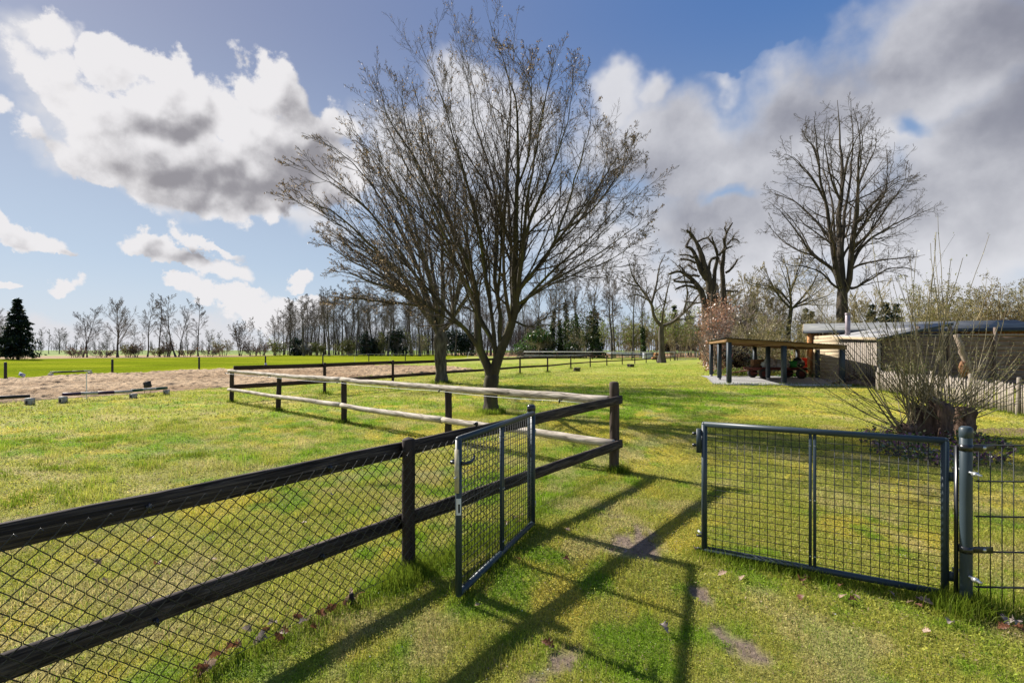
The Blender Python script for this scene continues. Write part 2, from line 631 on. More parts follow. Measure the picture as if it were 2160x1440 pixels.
def attrmat(name, rough=.9, nscale=30.0, amt=.35, bump=.4, bdist=.02, spec=.1, stretch=(1, 1, 1)):
    """ground: colour attribute, broken up by fine noise, with relief"""
    m, nt, b = mat_new(name)
    N, L = nt.nodes.new, nt.links.new
    a = N('ShaderNodeAttribute')
    a.attribute_name = "col"
    tc = N('ShaderNodeTexCoord')
    mp = N('ShaderNodeMapping')
    L(tc.outputs['Object'], mp.inputs[0])
    mp.inputs['Scale'].default_value = stretch
    n = N('ShaderNodeTexNoise')
    L(mp.outputs[0], n.inputs['Vector'])
    n.inputs['Scale'].default_value = nscale
    n.inputs['Detail'].default_value = 6
    n.inputs['Roughness'].default_value = .7
    mr = N('ShaderNodeMapRange')
    L(n.outputs[0], mr.inputs[0])
    mr.inputs[1].default_value = .25
    mr.inputs[2].default_value = .75
    mr.inputs[3].default_value = 1 - amt
    mr.inputs[4].default_value = 1 + amt
    vm = N('ShaderNodeVectorMath')
    vm.operation = 'SCALE'
    L(a.outputs['Color'], vm.inputs[0])
    L(mr.outputs[0], vm.inputs['Scale'])
    L(vm.outputs[0], b.inputs['Base Color'])
    b.inputs['Roughness'].default_value = rough
    b.inputs['Specular IOR Level'].default_value = spec
    bp = N('ShaderNodeBump')
    bp.inputs['Strength'].default_value = bump
    bp.inputs['Distance'].default_value = bdist
    L(n.outputs[0], bp.inputs['Height'])
    L(bp.outputs[0], b.inputs['Normal'])
    return m


M = {}
M['ground'] = attrmat('ground', nscale=22, amt=.5, bump=.8, bdist=.03)
M['field'] = attrmat('field_grass', nscale=2.6, amt=.35, bump=1.0, bdist=.12, spec=0)
M['sand'] = attrmat('arena_sand', nscale=5, amt=.32, bump=1.0, bdist=.09)
M['soil'] = attrmat('bare_soil', nscale=1.2, amt=.3, bump=.6, bdist=.06)
M['gravel'] = nmat('gravel', [(.3, (.16, .155, .15)), (.5, (.34, .335, .33)), (.7, (.55, .54, .53))], nscale=30, detail=3, bump=.9, bdist=.02, rand=False)
M['grass'] = leafmat('grass_blade', gloss=.02, trans=.5, rough=.7)
M['leaf'] = leafmat('leaf', gloss=.10, trans=.4)
M['dark_board'] = nmat('black_stained_board', [(.30, (.010, .008, .007)), (.46, (.040, .032, .028)), (.56, (.070, .056, .048)), (.64, (.13, .105, .088)), (.72, (.045, .035, .029))], scale=(1.1, 10, 24), nscale=2.4, detail=8, rough=.88, bump=.8, bscale=4, bdist=.010, distort=1.1, spec=.15)
M['dark_post'] = nmat('tarred_post', [(.3, (.018, .013, .011)), (.6, (.048, .034, .028)), (.8, (.09, .066, .052))], scale=(.8, 7, 7), nscale=3, detail=6, rough=.8, bump=.5, bdist=.008)
M['corner_post'] = nmat('brown_post', [(.3, (.035, .024, .018)), (.6, (.085, .06, .045)), (.8, (.14, .10, .08))], scale=(.8, 8, 8), nscale=3, detail=6, rough=.85, bump=.6, bdist=.008)
M['log'] = nmat('weathered_log', [(.26, (.06, .047, .036)), (.40, (.27, .23, .18)), (.55, (.48, .42, .34)), (.75, (.62, .56, .48))], scale=(.8, 5, 5), nscale=3.6, detail=8, rough=.85, bump=.8, bdist=.010, distort=.9)
M['arena_board'] = nmat('brown_stained_board', [(.3, (.022, .012, .010)), (.6, (.055, .030, .024)), (.85, (.12, .07, .055))], scale=(.5, 6, 12), nscale=2, detail=6, rough=.75, bump=.3)
M['steel'] = nmat('anthracite_steel', [(.35, (.026, .042, .052)), (.65, (.038, .056, .068))], nscale=3, rough=.42, spec=.4, detail=8)
M['wire'] = nmat('dark_wire', [(.3, (.012, .015, .017)), (.7, (.024, .029, .031))], nscale=6, rough=.5, spec=.3)
M['chainlink'] = nmat('black_coated_wire', [(.3, (.010, .012, .012)), (.7, (.020, .021, .021))], nscale=9, rough=.34, spec=.5)
M['zinc'] = nmat('zinc', [(.3, (.42, .43, .43)), (.7, (.62, .62, .61))], nscale=30, rough=.35, metal=.8)
M['lock'] = nmat('worn_lock_plate', [(.3, (.36, .31, .20)), (.7, (.58, .53, .38))], nscale=18, rough=.5)
M['plastic'] = nmat('black_plastic', [(.3, (.008, .009, .011)), (.7, (.018, .02, .024))], nscale=5, rough=.28, spec=.6)
M['sticker'] = nmat('white_sticker', [(.3, (.68, .68, .66)), (.7, (.78, .78, .76))], nscale=9, rough=.5)
M['ink'] = nmat('black_ink', [(.3, (.01, .01, .012)), (.7, (.03, .03, .035))], nscale=60, rough=.6)
M['cord'] = nmat('white_cord', [(.3, (.6, .6, .58)), (.7, (.8, .8, .78))], nscale=40, rough=.7)
M['bark'] = nmat('hornbeam_bark', [(.3, (.030, .025, .018)), (.5, (.085, .072, .052)), (.68, (.15, .13, .095)), (.85, (.09, .10, .035))], scale=(1, 1, .25), nscale=9, detail=7, rough=.9, bump=.8, bdist=.02, coords='Object', rand=False)
M['twig'] = nmat('dark_twig', [(.3, (.036, .027, .019)), (.7, (.092, .069, .048))], nscale=3, rough=.8, rand=False)
M['mossbark'] = nmat('mossy_bark', [(.3, (.022, .018, .013)), (.48, (.062, .052, .037)), (.60, (.085, .080, .03)), (.75, (.13, .135, .025))], scale=(1, 1, .4), nscale=2.5, detail=7, rough=.95, bump=.8, bdist=.03, rand=False)
M['greybark'] = nmat('grey_brown_bark', [(.3, (.04, .033, .027)), (.6, (.11, .095, .078)), (.8, (.17, .15, .12))], scale=(1, 1, .3), nscale=3, detail=6, rough=.9, bump=.6, bdist=.03, tint=.25)
M['greytwig'] = nmat('grey_brown_twig', [(.3, (.085, .070, .058)), (.7, (.20, .165, .135))], nscale=.8, rough=.85, tint=.25)
M['olivetwig'] = nmat('olive_twig', [(.3, (.20, .165, .085)), (.7, (.42, .36, .21))], nscale=.8, rough=.85, tint=.2)
M['tantwig'] = nmat('tan_twig', [(.3, (.16, .13, .10)), (.7, (.36, .29, .23))], nscale=.8, rough=.85, tint=.2)
M['oakbark'] = nmat('dark_furrowed_bark', [(.3, (.022, .018, .014)), (.55, (.062, .050, .038)), (.72, (.10, .085, .055)), (.85, (.10, .10, .03))], scale=(1, 1, .3), nscale=2.5, detail=7, rough=.95, bump=.9, bdist=.04, rand=False)
M['orangewood'] = nmat('orange_timber', [(.3, (.25, .10, .03)), (.6, (.42, .19, .06)), (.8, (.5, .26, .1))], scale=(.5, 6, 6), nscale=2.5, detail=6, rough=.7)
M['beamwood'] = nmat('larch_beam', [(.3, (.13, .07, .03)), (.6, (.24, .14, .06)), (.8, (.34, .21, .10))], scale=(.5, 8, 8), nscale=2.5, detail=6, rough=.75)
M['greyplank'] = nmat('silvered_plank', [(.25, (.12, .10, .08)), (.5, (.29, .25, .205)), (.8, (.46, .40, .335))], scale=(.7, 12, 12), nscale=2.5, detail=7, rough=.85, bump=.3, tint=.22)
M['paleplank'] = nmat('pale_plank', [(.25, (.30, .23, .14)), (.5, (.46, .37, .24)), (.8, (.58, .48, .33))], scale=(.5, 9, 9), nscale=2.5, detail=7, rough=.85, bump=.3, tint=.15)
M['darkplank'] = nmat('dark_brown_plank', [(.25, (.08, .058, .048)), (.5, (.19, .14, .115)), (.8, (.30, .235, .19))], scale=(.5, 9, 9), nscale=2.5, detail=7, rough=.85, bump=.3, tint=.3)
M['carpost'] = nmat('anthracite_painted_post', [(.3, (.026, .036, .046)), (.7, (.04, .052, .064))], nscale=4, rough=.55)
M['concrete'] = nmat('concrete', [(.3, (.32, .31, .30)), (.7, (.50, .49, .47))], nscale=16, detail=6, rough=.9, bump=.3)
M['zincroof'] = nmat('roof_sheet', [(.3, (.20, .20, .20)), (.6, (.32, .32, .315)), (.8, (.40, .39, .37))], scale=(1, 1, 1), nscale=2.0, detail=6, rough=.75, spec=.15)
M['feltroof'] = nmat('roof_felt', [(.3, (.10, .105, .11)), (.6, (.19, .195, .19)), (.8, (.22, .22, .17))], nscale=1.6, detail=7, rough=.85)
M['trim'] = nmat('dark_trim', [(.3, (.02, .028, .04)), (.7, (.035, .046, .06))], nscale=5, rough=.45)
M['corrug'] = nmat('black_roof', [(.3, (.014, .014, .015)), (.7, (.03, .03, .032))], nscale=5, rough=.5)
M['red'] = nmat('red_drum', [(.3, (.36, .012, .012)), (.7, (.50, .02, .018))], nscale=6, rough=.42, spec=.5)
M['rust'] = nmat('rusty_red', [(.3, (.055, .016, .012)), (.6, (.12, .03, .022)), (.8, (.16, .06, .04))], nscale=5, detail=7, rough=.75)
M['rubber'] = nmat('tyre', [(.3, (.014, .013, .012)), (.7, (.04, .036, .033))], nscale=14, rough=.85)
M['green'] = nmat('green_tub', [(.3, (.02, .17, .035)), (.7, (.03, .24, .05))], nscale=6, rough=.45)
M['bucket'] = nmat('pale_bucket', [(.3, (.42, .44, .44)), (.7, (.55, .56, .55))], nscale=8, rough=.5)
M['tarp'] = nmat('crumpled_sheet', [(.35, (.22, .19, .18)), (.5, (.50, .46, .45)), (.68, (.66, .63, .62))], nscale=5, detail=5, rough=.6)
M['bag'] = nmat('black_bag', [(.3, (.008, .010, .011)), (.6, (.02, .025, .026)), (.8, (.06, .07, .075))], nscale=4, rough=.3, spec=.7)
M['crate'] = nmat('crate_wood', [(.3, (.14, .065, .03)), (.7, (.26, .13, .06))], scale=(1, 6, 6), nscale=3, rough=.8)
M['roof_tile'] = nmat('orange_tile', [(.3, (.20, .075, .045)), (.6, (.38, .15, .085)), (.8, (.48, .23, .15))], nscale=5, detail=6, rough=.85)
M['brick'] = nmat('red_brick', [(.3, (.20, .07, .045)), (.7, (.36, .14, .09))], nscale=8, detail=6, rough=.9)
M['stump'] = nmat('willow_stump', [(.3, (.035, .022, .016)), (.5, (.11, .07, .05)), (.7, (.24, .16, .11)), (.85, (.30, .22, .15))], scale=(1, 1, .3), nscale=9, detail=8, rough=.95, bump=1, bdist=.04, rand=False)
M['shoot'] = nmat('willow_shoot', [(.3, (.07, .055, .03)), (.5, (.17, .14, .07)), (.75, (.36, .31, .21))], nscale=2.5, rough=.6, rand=False)
M['deadwood'] = nmat('pale_dead_wood', [(.3, (.14, .10, .075)), (.6, (.34, .27, .21)), (.8, (.46, .38, .31))], scale=(.6, 4, 4), nscale=4, detail=6, rough=.9, bump=.5)
M['white'] = nmat('chipped_white_paint', [(.30, (.14, .12, .10)), (.46, (.36, .34, .30)), (.7, (.52, .50, .46))], nscale=12, rough=.6)
M['blackpaint'] = nmat('black_paint', [(.3, (.012, .011, .012)), (.7, (.03, .028, .03))], nscale=8, rough=.5)
M['bluepaint'] = nmat('blue_letter', [(.3, (.02, .03, .22)), (.7, (.035, .05, .32))], nscale=8, rough=.5)
M['paleblue'] = nmat('pale_blue_sign', [(.3, (.48, .50, .66)), (.7, (.60, .62, .78))], nscale=8, rough=.5)
M['darkgreen'] = nmat('green_paint', [(.3, (.01, .05, .035)), (.7, (.02, .085, .06))], nscale=8, rough=.5)
M['purple'] = nmat('purple_paint', [(.3, (.03, .012, .04)), (.7, (.06, .025, .075))], nscale=8, rough=.5)
M['greyrail'] = nmat('grey_rail', [(.3, (.34, .34, .35)), (.7, (.52, .52, .53))], scale=(.4, 6, 6), nscale=3, rough=.7)
M['greybox'] = nmat('grey_white_plastic', [(.3, (.40, .42, .48)), (.7, (.56, .58, .64))], nscale=2, rough=.5)
M['farwood'] = nmat('far_wood', [(.3, (.06, .05, .043)), (.7, (.14, .12, .10))], nscale=.3, rough=.9, rand=False)
M['pipe'] = nmat('flue_pipe', [(.3, (.20, .17, .19)), (.7, (.33, .29, .31))], nscale=5, rough=.5, metal=.4)

# ------------------------------------------------------------------ the setting: ground, field, arena, soil, gravel
C0 = np.array([1.339, 6.72])                     # corner post of the fences
PM = np.array([-0.747, 3.70])                    # the board fence's post beside the open gate
FD = (PM - C0) / np.linalg.norm(PM - C0)         # along the board fence, towards the camera
LE = np.array([-8.61, 15.7])                     # far end post of the log rail fence
GL = np.array([0.175, 4.66])                     # small gate post
GR = np.array([2.775, 3.13])                     # big gate post


def poly_in(x, y, poly):
    ins = np.zeros(np.shape(x), bool)
    n = len(poly)
    for i in range(n):
        x0, y0 = poly[i]
        x1, y1 = poly[(i + 1) % n]
        c = (y0 > y) != (y1 > y)
        with np.errstate(divide='ignore', invalid='ignore'):
            xx = (x1 - x0) * (y - y0) / (y1 - y0) + x0
        ins ^= c & (x < xx)
    return ins


def PP(*uv):
    return [tuple(P(u, v)[:2]) for u, v in uv]


ARENA = [(-30, 3.0)] + PP((0, 852), (130, 842), (350, 827), (480, 817), (750, 796.5), (1000, 779)) + PP((960, 774.5), (830, 771), (690, 771), (560, 775.5), (420, 781), (237, 789.5), (0, 800.5)) + [(-60, 12.0)]
FIELD = PP((-150, 814), (0, 801.5), (237, 790.2), (420, 781.5), (560, 776), (690, 771.5)) + PP((830, 766), (930, 760), (1003, 752)) + [(-15, 168), (-75, 168), (-105, 150)] + PP((400, 750), (260, 751.5), (60, 755.5), (0, 757)) + [(-190, 90), (-190, 20)]
PAD = [(9.3, 24.0), (9.75, 23.25), (12.5, 22.75), (15.1, 22.6), (17.6, 24.5), (18.1, 29.6), (16.5, 31.5), (11.6, 31.9), (11.0, 29)]
SOIL = [(P(1348, 1120), .13, .30, 20), (P(1368, 1165), .16, .16, 0), (P(1475, 1255), .07, .16, 10), (P(1512, 1335), .05, .10, 0), (P(1565, 1380), .09, .07, 30), (P(1340, 1150), .2, .35, 15), (P(1130, 1420), .10, .12, 0), (P(1170, 1390), .12, .1, 0)]


def soil_amt(x, y):
    s = np.zeros(np.shape(x))
    n = fbm(x, y, 3.0, 4, 5)
    n5 = fbm(x, y, 14.0, 3, 6)
    for c, a, b, rot in SOIL:
        ca, sa = math.cos(R(rot)), math.sin(R(rot))
        dx, dy = x - c[0], y - c[1]
        e = np.sqrt(((dx * ca + dy * sa) / a) ** 2 + ((-dx * sa + dy * ca) / b) ** 2)
        s = np.maximum(s, sstep(1.15 - e + (n - .5) * 4.2 + (n5 - .5) * 2.2, 0, 1.0))
    # faint scuffs where hooves and feet pass
    s = np.maximum(s, .22 * sstep(fbm(x, y, .9, 5, 21), .60, .72) * sstep(-(x + .5) + .2 * y, 0, 2))
    return np.clip(s, 0, 1)


def lawn_rgb(x, y):
    n1, n2, n3 = fbm(x, y, .22, 4, 1), fbm(x, y, .9, 4, 2), fbm(x, y, 3.5, 3, 3)
    lush = np.array([.170, .275, .014])
    olive = np.array([.315, .315, .052])
    moss = np.array([.450, .380, .055])
    dry = np.array([.450, .375, .175])
    soil = np.array([.185, .140, .105])
    inside = sstep((x - C0[0]) * (-FD[1]) + (y - C0[1]) * FD[0], .3, -.3)      # 1 on the paddock's side of the board fence
    w_moss = sstep(n2 + .35 * (n1 - .5), .50, .66) * .85
    w_lush = sstep(n3 * .5 + n1 * .5 + .12 * inside * sstep(y, 3.8, 6.5) - .06, .50, .64)
    w_dry = sstep(fbm(x, y, 1.7, 4, 9), .56, .72) * .6
    c = olive[None] * np.ones((np.size(x), 1))
    c = c + (moss - c) * w_moss[:, None]
    c = c + (lush - c) * w_lush[:, None]
    c = c + (dry - c) * w_dry[:, None]
    far = sstep(np.hypot(x, y), 14, 40)
    c = c + (np.array([.295, .315, .055]) - c) * (far * .55)[:, None]
    c = c + (soil - c) * soil_amt(x, y)[:, None]
    return c


def polar_grid():
    rr = [.35]
    while rr[-1] < 4200:
        rr.append(rr[-1] * 1.035 if rr[-1] < 90 else rr[-1] * 1.12)
    rr = np.array(rr)
    th = np.concatenate([np.linspace(-62, 62, 311), np.linspace(66, 294, 58)])
    th = np.radians(th)
    X = rr[:, None] * np.sin(th)
    Y = rr[:, None] * np.cos(th)
    idx = np.arange(X.size).reshape(X.shape)
    q = np.stack([idx[:-1], idx[1:], np.roll(idx[1:], -1, 1), np.roll(idx[:-1], -1, 1)], -1).reshape(-1, 4)
    q = q[:, ::-1]
    x, y = X.ravel(), Y.ravel()
    V = np.stack([x, y, np.zeros_like(x)], 1)
    c = lawn_rgb(x, y)
    bare = soil_amt(x, y)
    thatch = (1 - sstep(np.hypot(x, y), 5, 16)) * (1 - bare)
    c = c + (np.array([.12, .11, .04]) - c) * (thatch * .35)[:, None]     # dead moss and thatch between the blades
    far = sstep(np.hypot(x, y), 150, 260)
    c = c + (np.array([.13, .19, .03]) - c) * far[:, None]
    V = np.concatenate([V, [[0, 0, 0]]])
    tri = np.stack([np.full(len(th), len(V) - 1), np.roll(idx[0], -1), idx[0]], -1)[:, ::-1]
    c = np.concatenate([c, [[.1, .13, .03]]])
    return MB().add(V, q, tri, c)


tag(polar_grid().build('ground', M['ground']), kind='structure')


def sheet(name, poly, z, step, mat, colf, hf=None, jitter=0.0):
    """a grid clipped to a polygon, ragged at its edge"""
    poly = np.array(poly)
    x0, y0 = poly.min(0)
    x1, y1 = poly.max(0)
    gx = np.arange(x0 - step, x1 + step, step)
    gy = np.arange(y0 - step, y1 + step, step)
    X, Y = np.meshgrid(gx, gy, indexing='ij')
    jx = X + (fbm(X, Y, .8, 3, 31) - .5) * jitter
    jy = Y + (fbm(X, Y, .8, 3, 37) - .5) * jitter
    ins = poly_in(jx, jy, poly)
    cell = ins[:-1, :-1] & ins[1:, :-1] & ins[1:, 1:] & ins[:-1, 1:]
    idx = np.arange(X.size).reshape(X.shape)
    q = np.stack([idx[:-1, :-1], idx[1:, :-1], idx[1:, 1:], idx[:-1, 1:]], -1)[cell]
    used, inv = np.unique(q, return_inverse=True)
    x, y = X.ravel()[used], Y.ravel()[used]
    edge = np.bincount(inv.ravel(), minlength=len(used)) < 4
    h = np.zeros(len(used)) + z
    if hf is not None:
        bl = ins.astype(float)
        for _ in range(7):
            bl[1:-1, 1:-1] = (bl[1:-1, 1:-1] + bl[:-2, 1:-1] + bl[2:, 1:-1] + bl[1:-1, :-2] + bl[1:-1, 2:]) / 5
        hh = hf(x, y) * np.clip(bl.ravel()[used] * 2 - 1, 0, 1)
        h = np.where(edge, z, z + hh)
    V = np.stack([x, y, h], 1)
    return tag(MB().add(V, inv.reshape(-1, 4), None, colf(x, y) if colf else None).build(name, mat, smooth=hf is not None), kind='structure')


def field_rgb(x, y):
    n = fbm(x, y, .12, 4, 41)
    n2 = fbm(x, y, .6, 3, 43)
    a, b = np.array([.145, .185, .010]), np.array([.22, .245, .016])
    c = a + (b - a) * sstep(n, .35, .65)[:, None]
    return c * (.8 + .4 * n2)[:, None]


def sand_rgb(x, y):
    n = fbm(x, y, .3, 4, 51)
    a, b = np.array([.29, .19, .105]), np.array([.44, .315, .19])
    return a + (b - a) * sstep(n, .3, .7)[:, None]


def sand_h(x, y):
    h = fbm(x, y, 1.3, 3, 53)
    p = np.clip(1 - np.abs(fbm(x + .5 * fbm(x, y, 2, 2, 57), y, 2.6, 3, 55) * 2 - 1) * 3.2, 0, 1)
    q = fbm(x, y, 3.6, 3, 59)
    return .01 + .07 * np.clip(h - .25, 0, 1) + .075 * p * sstep(h, .3, .6) + .20 * np.clip(q - .45, 0, 1)


sheet('field', FIELD, .004, 1.2, M['field'], field_rgb, jitter=1.0)
sheet('arena_sand', ARENA, .008, .085, M['sand'], sand_rgb, sand_h, jitter=.5)
sheet('gravel_pad', PAD, .010, .12, M['gravel'], None, jitter=.3)
brown = lambda a, b, s: (lambda x, y: np.array(a) + (np.array(b) - np.array(a)) * fbm(x, y, s, 3, 61)[:, None])
sheet('stubble_field', [(-150, 92), (-92, 89), (-80, 98), (-62, 120), (-70, 160), (-110, 150), (-150, 120)], .008, 1.5, M['soil'], brown((.20, .125, .06), (.34, .22, .11), .2), jitter=2)
sheet('ploughed_field', [(1, 118), (60, 96), (80, 120), (90, 260), (-30, 300), (-25, 175)], .008, 2.0, M['soil'], brown((.26, .15, .07), (.42, .26, .14), .15), jitter=3)
sheet('soil_strip', PP((2052, 905), (2100, 902), (2260, 905), (2300, 930), (2160, 921), (2060, 914)), .006, .06, M['soil'], brown((.13, .085, .055), (.30, .21, .14), 1.5), jitter=.4)

# ------------------------------------------------------------------ fences and gates
def xyz(p, z):
    return np.array([p[0], p[1], z])


FN = np.array([-FD[1], FD[0]])
if np.dot(FN, -PM) < 0:
    FN = -FN                                     # towards the camera's side of the board fence

# --- dark board fence with wire mesh
bf = thing('board_fence', 'black board fence with round posts and diamond wire mesh behind the open lever-handled gate', 'fence', xyz(PM, 0))
SP = 3.67
post_pts = [C0, PM, PM + FD * SP]
pole('post', xyz(C0, -.05), xyz(C0, 1.17), .066, .062, M['corner_post'], bf, wob=.002, lump=.02, dome=.01)
pole('post', xyz(PM, -.05), xyz(PM, .95), .049, .047, M['dark_post'], bf, wob=.001, lump=.015, dome=.012)
pole('post', xyz(PM + FD * SP, -.05), xyz(PM + FD * SP, .94), .049, .047, M['dark_post'], bf, wob=.001, lump=.015, dome=.012)
e0, e1, e2 = C0 + FN * .082, PM - FN * .066, PM + FD * SP - FN * .066
for za, zb, zc, w in ((.955, .875, .870, .106), (.375, .355, .350, .106)):
    board('rail', xyz(e0 - FD * .05, za), xyz(e1 - FD * .004, zb), .034, w, M['dark_board'], bf, wob=.0015, nseg=16)
    board('rail', xyz(e1 + FD * .004, zb), xyz(e2, zc), .034, w, M['dark_board'], bf, wob=.0015, nseg=16)


def chainlink():
    mb = MB()
    pitch, row = .0385, .0375
    t0, t1 = -1.02, 4.0
    n = int((t1 - t0) / pitch)
    z0, z1 = .03, .855
    nr = int((z1 - z0) / row)
    on = lambda a: np.stack([PM[0] + FD[0] * a[:, 0] + FN[0] * a[:, 2], PM[1] + FD[1] * a[:, 0] + FN[1] * a[:, 2], a[:, 1]], 1)
    for i in range(n):
        k = np.arange(nr + 1)
        s = (k + i) % 2                          # neighbours hook into each other at the elbows
        tpos = t0 + (i + s) * pitch + np.where(s == 0, -.0015, .0015) + rng.normal(0, .0008, nr + 1)
        tpos = tpos + .010 * np.sin(t0 * 3 + i * pitch * 1.3 + k * .11)
        sag = .012 * np.sin((t0 + i * pitch) * 2.1) + .008 * np.sin((t0 + i * pitch) * 5 + 1)
        zz = z0 + k * row + rng.normal(0, .001, nr + 1) + sag * (1 - k / nr)
        d = .050 + np.where(s == 0, .003, -.003) + .010 * np.sin((t0 + i * pitch) * 1.7 + zz * 4) * np.sin(zz / z1 * 3.1)
        c = np.stack([tpos, zz, d], 1)
        pts = [c[0]]
        for j in range(1, nr):
            pts += [c[j] + (c[j - 1] - c[j]) * .12, c[j] + (c[j + 1] - c[j]) * .12]
        pts.append(c[-1])
        tubes(mb, on(np.array(pts))[None], np.full((1, 2 * nr), .0025), 5)
        if (nr + i) % 2 == 0:                    # bent upper ends laid over the rail
            e = c[-1]
            tip = np.array([e, e + [-.026, .032, .002], e + [-.036, .046, .006], e + [-.044, .036, .012]])
            tubes(mb, on(tip)[None], np.full((1, 4), .0026), 5)
    return mb


chainlink().build('wire_mesh', M['chainlink'], bf, smooth=True)
tw = MB()
tt = np.linspace(-3.45, 4.0, 60)
W = np.stack([PM[0] + FD[0] * tt + FN[0] * .055, PM[1] + FD[1] * tt + FN[1] * .055, .045 + .012 * np.sin(tt * 3) * (tt > -1)], 1)
tubes(tw, W[None], np.full((1, 60), .0019), 5)
tw.build('tension_wire', M['chainlink'], bf, smooth=True)
for u, v, tgt in ((310, 1068, .83), (326, 1308, .36), (676, 1172, .36), (692, 986, .86), (1000, 893, .9)):
    # where the sight line crosses the face of the boards
    dv = np.array([(u - CX) / F, 1.0])
    base = e1 + FN * .02
    A = np.array([[dv[0], -FD[0]], [dv[1], -FD[1]]])
    s, _ = np.linalg.solve(A, base)
    p = at(u, v, dv[1] * s)
    mb = MB()
    q = p + np.array([FN[0], FN[1], 0]) * .022
    tube1(mb, [p, p + (q - p) * .4, q], [.010, .010, .013], 10)
    tube1(mb, [q + [0, 0, .017], q + [FN[0] * .012, FN[1] * .012, .006], q + [FN[0] * .012, FN[1] * .012, -.008], q + [0, 0, -.019]], [.007, .009, .009, .007], 8)
    mb.build('insulator', M['plastic'], bf, smooth=True)

# --- log rail fence
LD = (LE - C0) / np.linalg.norm(LE - C0)
LN = np.array([-LD[1], LD[0]])
if np.dot(LN, -C0) < 0:
    LN = -LN
lf = thing('log_fence', 'paddock fence of silvery round log rails on dark posts, with a white electric cord', 'fence', xyz(LE, 0))
posts_u = [945.5, 725.5, 586.5, 488.5]


def on_line(u, o, d):
    dv = np.array([(u - CX) / F, 1.0])
    s, _ = np.linalg.solve(np.array([[dv[0], -d[0]], [dv[1], -d[1]]]), np.asarray(o))
    return dv * s


for u in posts_u:
    p = on_line(u, C0, LD)
    tl = rng.normal(0, .012, 2)
    pole('post', xyz(p, -.05), np.array([p[0] + tl[0], p[1] + tl[1], .90]), .062, .060, M['dark_post'], lf, wob=.002, lump=.02)
J = [on_line(u, C0 + LN * .02, LD) for u in (1283, 720, 482)]
K = [on_line(u, C0 + LN * .11, LD) for u in (1293, 934, 720, 482)]
pole('log_rail', xyz(J[0], .935), xyz(J[1], .955), .058, .050, M['log'], lf, nseg=26, wob=.0045, lump=.012)
pole('log_rail', xyz(J[1] + LD * .01, .958), xyz(J[2], .952), .055, .047, M['log'], lf, nseg=26, wob=.0045, lump=.012)
pole('log_rail', xyz(K[0], .385), xyz(K[1], .392), .058, .052, M['log'], lf, nseg=16, wob=.004, lump=.012)
pole('log_rail', xyz(K[1] + LD * .012, .395), xyz(K[2], .402), .058, .052, M['log'], lf, nseg=16, wob=.004, lump=.012)
pole('log_rail', xyz(K[2] + LD * .012, .405), xyz(K[3], .40), .058, .047, M['log'], lf, nseg=20, wob=.004, lump=.012)
ins_u = [476, 567, 711, 926, 1180]
ins_p = [xyz(on_line(u, C0 + LN * .095, LD), .885) for u in ins_u]
cordmb = MB()
tube1(cordmb, np.concatenate([np.linspace(ins_p[i], ins_p[i + 1], 8)[:-1] - np.array([0, 0, .022]) * (1 - (np.linspace(-1, 1, 8)[:-1, None]) ** 2) for i in range(4)] + [[ins_p[4]], [xyz(C0 + LN * .09, .88)]]), .0042, 6)
cordmb.build('electric_cord', M['cord'], lf, smooth=True)
for p in ins_p:
    mb = MB()
    n3 = np.array([LN[0], LN[1], 0])
    tube1(mb, [p - n3 * .075 + [0, 0, .01], p], [.008, .008], 8)
    tube1(mb, [p + [0, 0, .020], p + [0, 0, -.004], p + [0, 0, -.030]], [.010, .014, .008], 9)
    mb.build('insulator', M['plastic'], lf, smooth=True)

# --- long brown board fence of the riding arena
A0 = xyz(LE, 0)[:2]
apts = [LE + np.array([.05, .12]), np.array([-6.80, 18.58]), np.array([-5.12, 22.0]), np.array([-3.33, 25.7]), np.array([-1.52, 29.4]), np.array([.53, 33.9])]
for u, v in ((1155, 784.8), (1204, 778), (1245, 773.8), (1280, 771), (1312.5, 769), (1339, 767.5), (1363, 765.3), (1385, 763)):
    apts.append(P(u, v)[:2])
for u in (1402, 1414, 1422, 1429):
    apts.append(on_line(u, apts[-1], np.array([24.9, 78.0]) - np.array(apts[13])))
apts = apts[:18]
af = thing('arena_fence', 'long brown two-board fence separating the sandy riding arena from the lawn', 'fence', xyz(LE, 0))
for i, p in enumerate(apts):
    if i == 0:
        continue
    pole('post', xyz(p, -.05), xyz(p, 1.14 + rng.normal(0, .015)), .058, .055, M['arena_board'], af, sides=10, nseg=4, lump=.015)
for i in range(len(apts) - 1):
    a, b = apts[i], apts[i + 1]
    d = unit(b - a)
    nn = np.array([-d[1], d[0]]) * .07
    for z in (1.05, .46):
        board('rail', xyz(a + nn, z + rng.normal(0, .008)), xyz(b + nn, z + rng.normal(0, .008)), .032, .135 if i < 6 else .11, M['arena_board'], af, wob=.002, nseg=6)
tp = MB()
tube1(tp, [xyz(p, 1.17) for p in apts[4:9]], .008, 5)
tp.build('electric_tape', M['cord'], af)

# --- far white and grey rails closing the arena's end
ff = thing('rail_fence', 'grey pipe rail fence along the far end of the paddock, before the ivy trees', 'fence', (1.5, 100, 0))
fa, fb = np.array([2.2, 96.0]), np.array([25.5, 80.0])
for i in range(9):
    p = fa + (fb - fa) * i / 8
    pole('post', xyz(p, 0), xyz(p, 1.3), .07, .07, M['arena_board'], ff, sides=8, nseg=2)
for z in (1.27, .62):
    pole('rail', xyz(fa, z), xyz(fb, z), .06, .06, M['greyrail'], ff, sides=8, nseg=2)

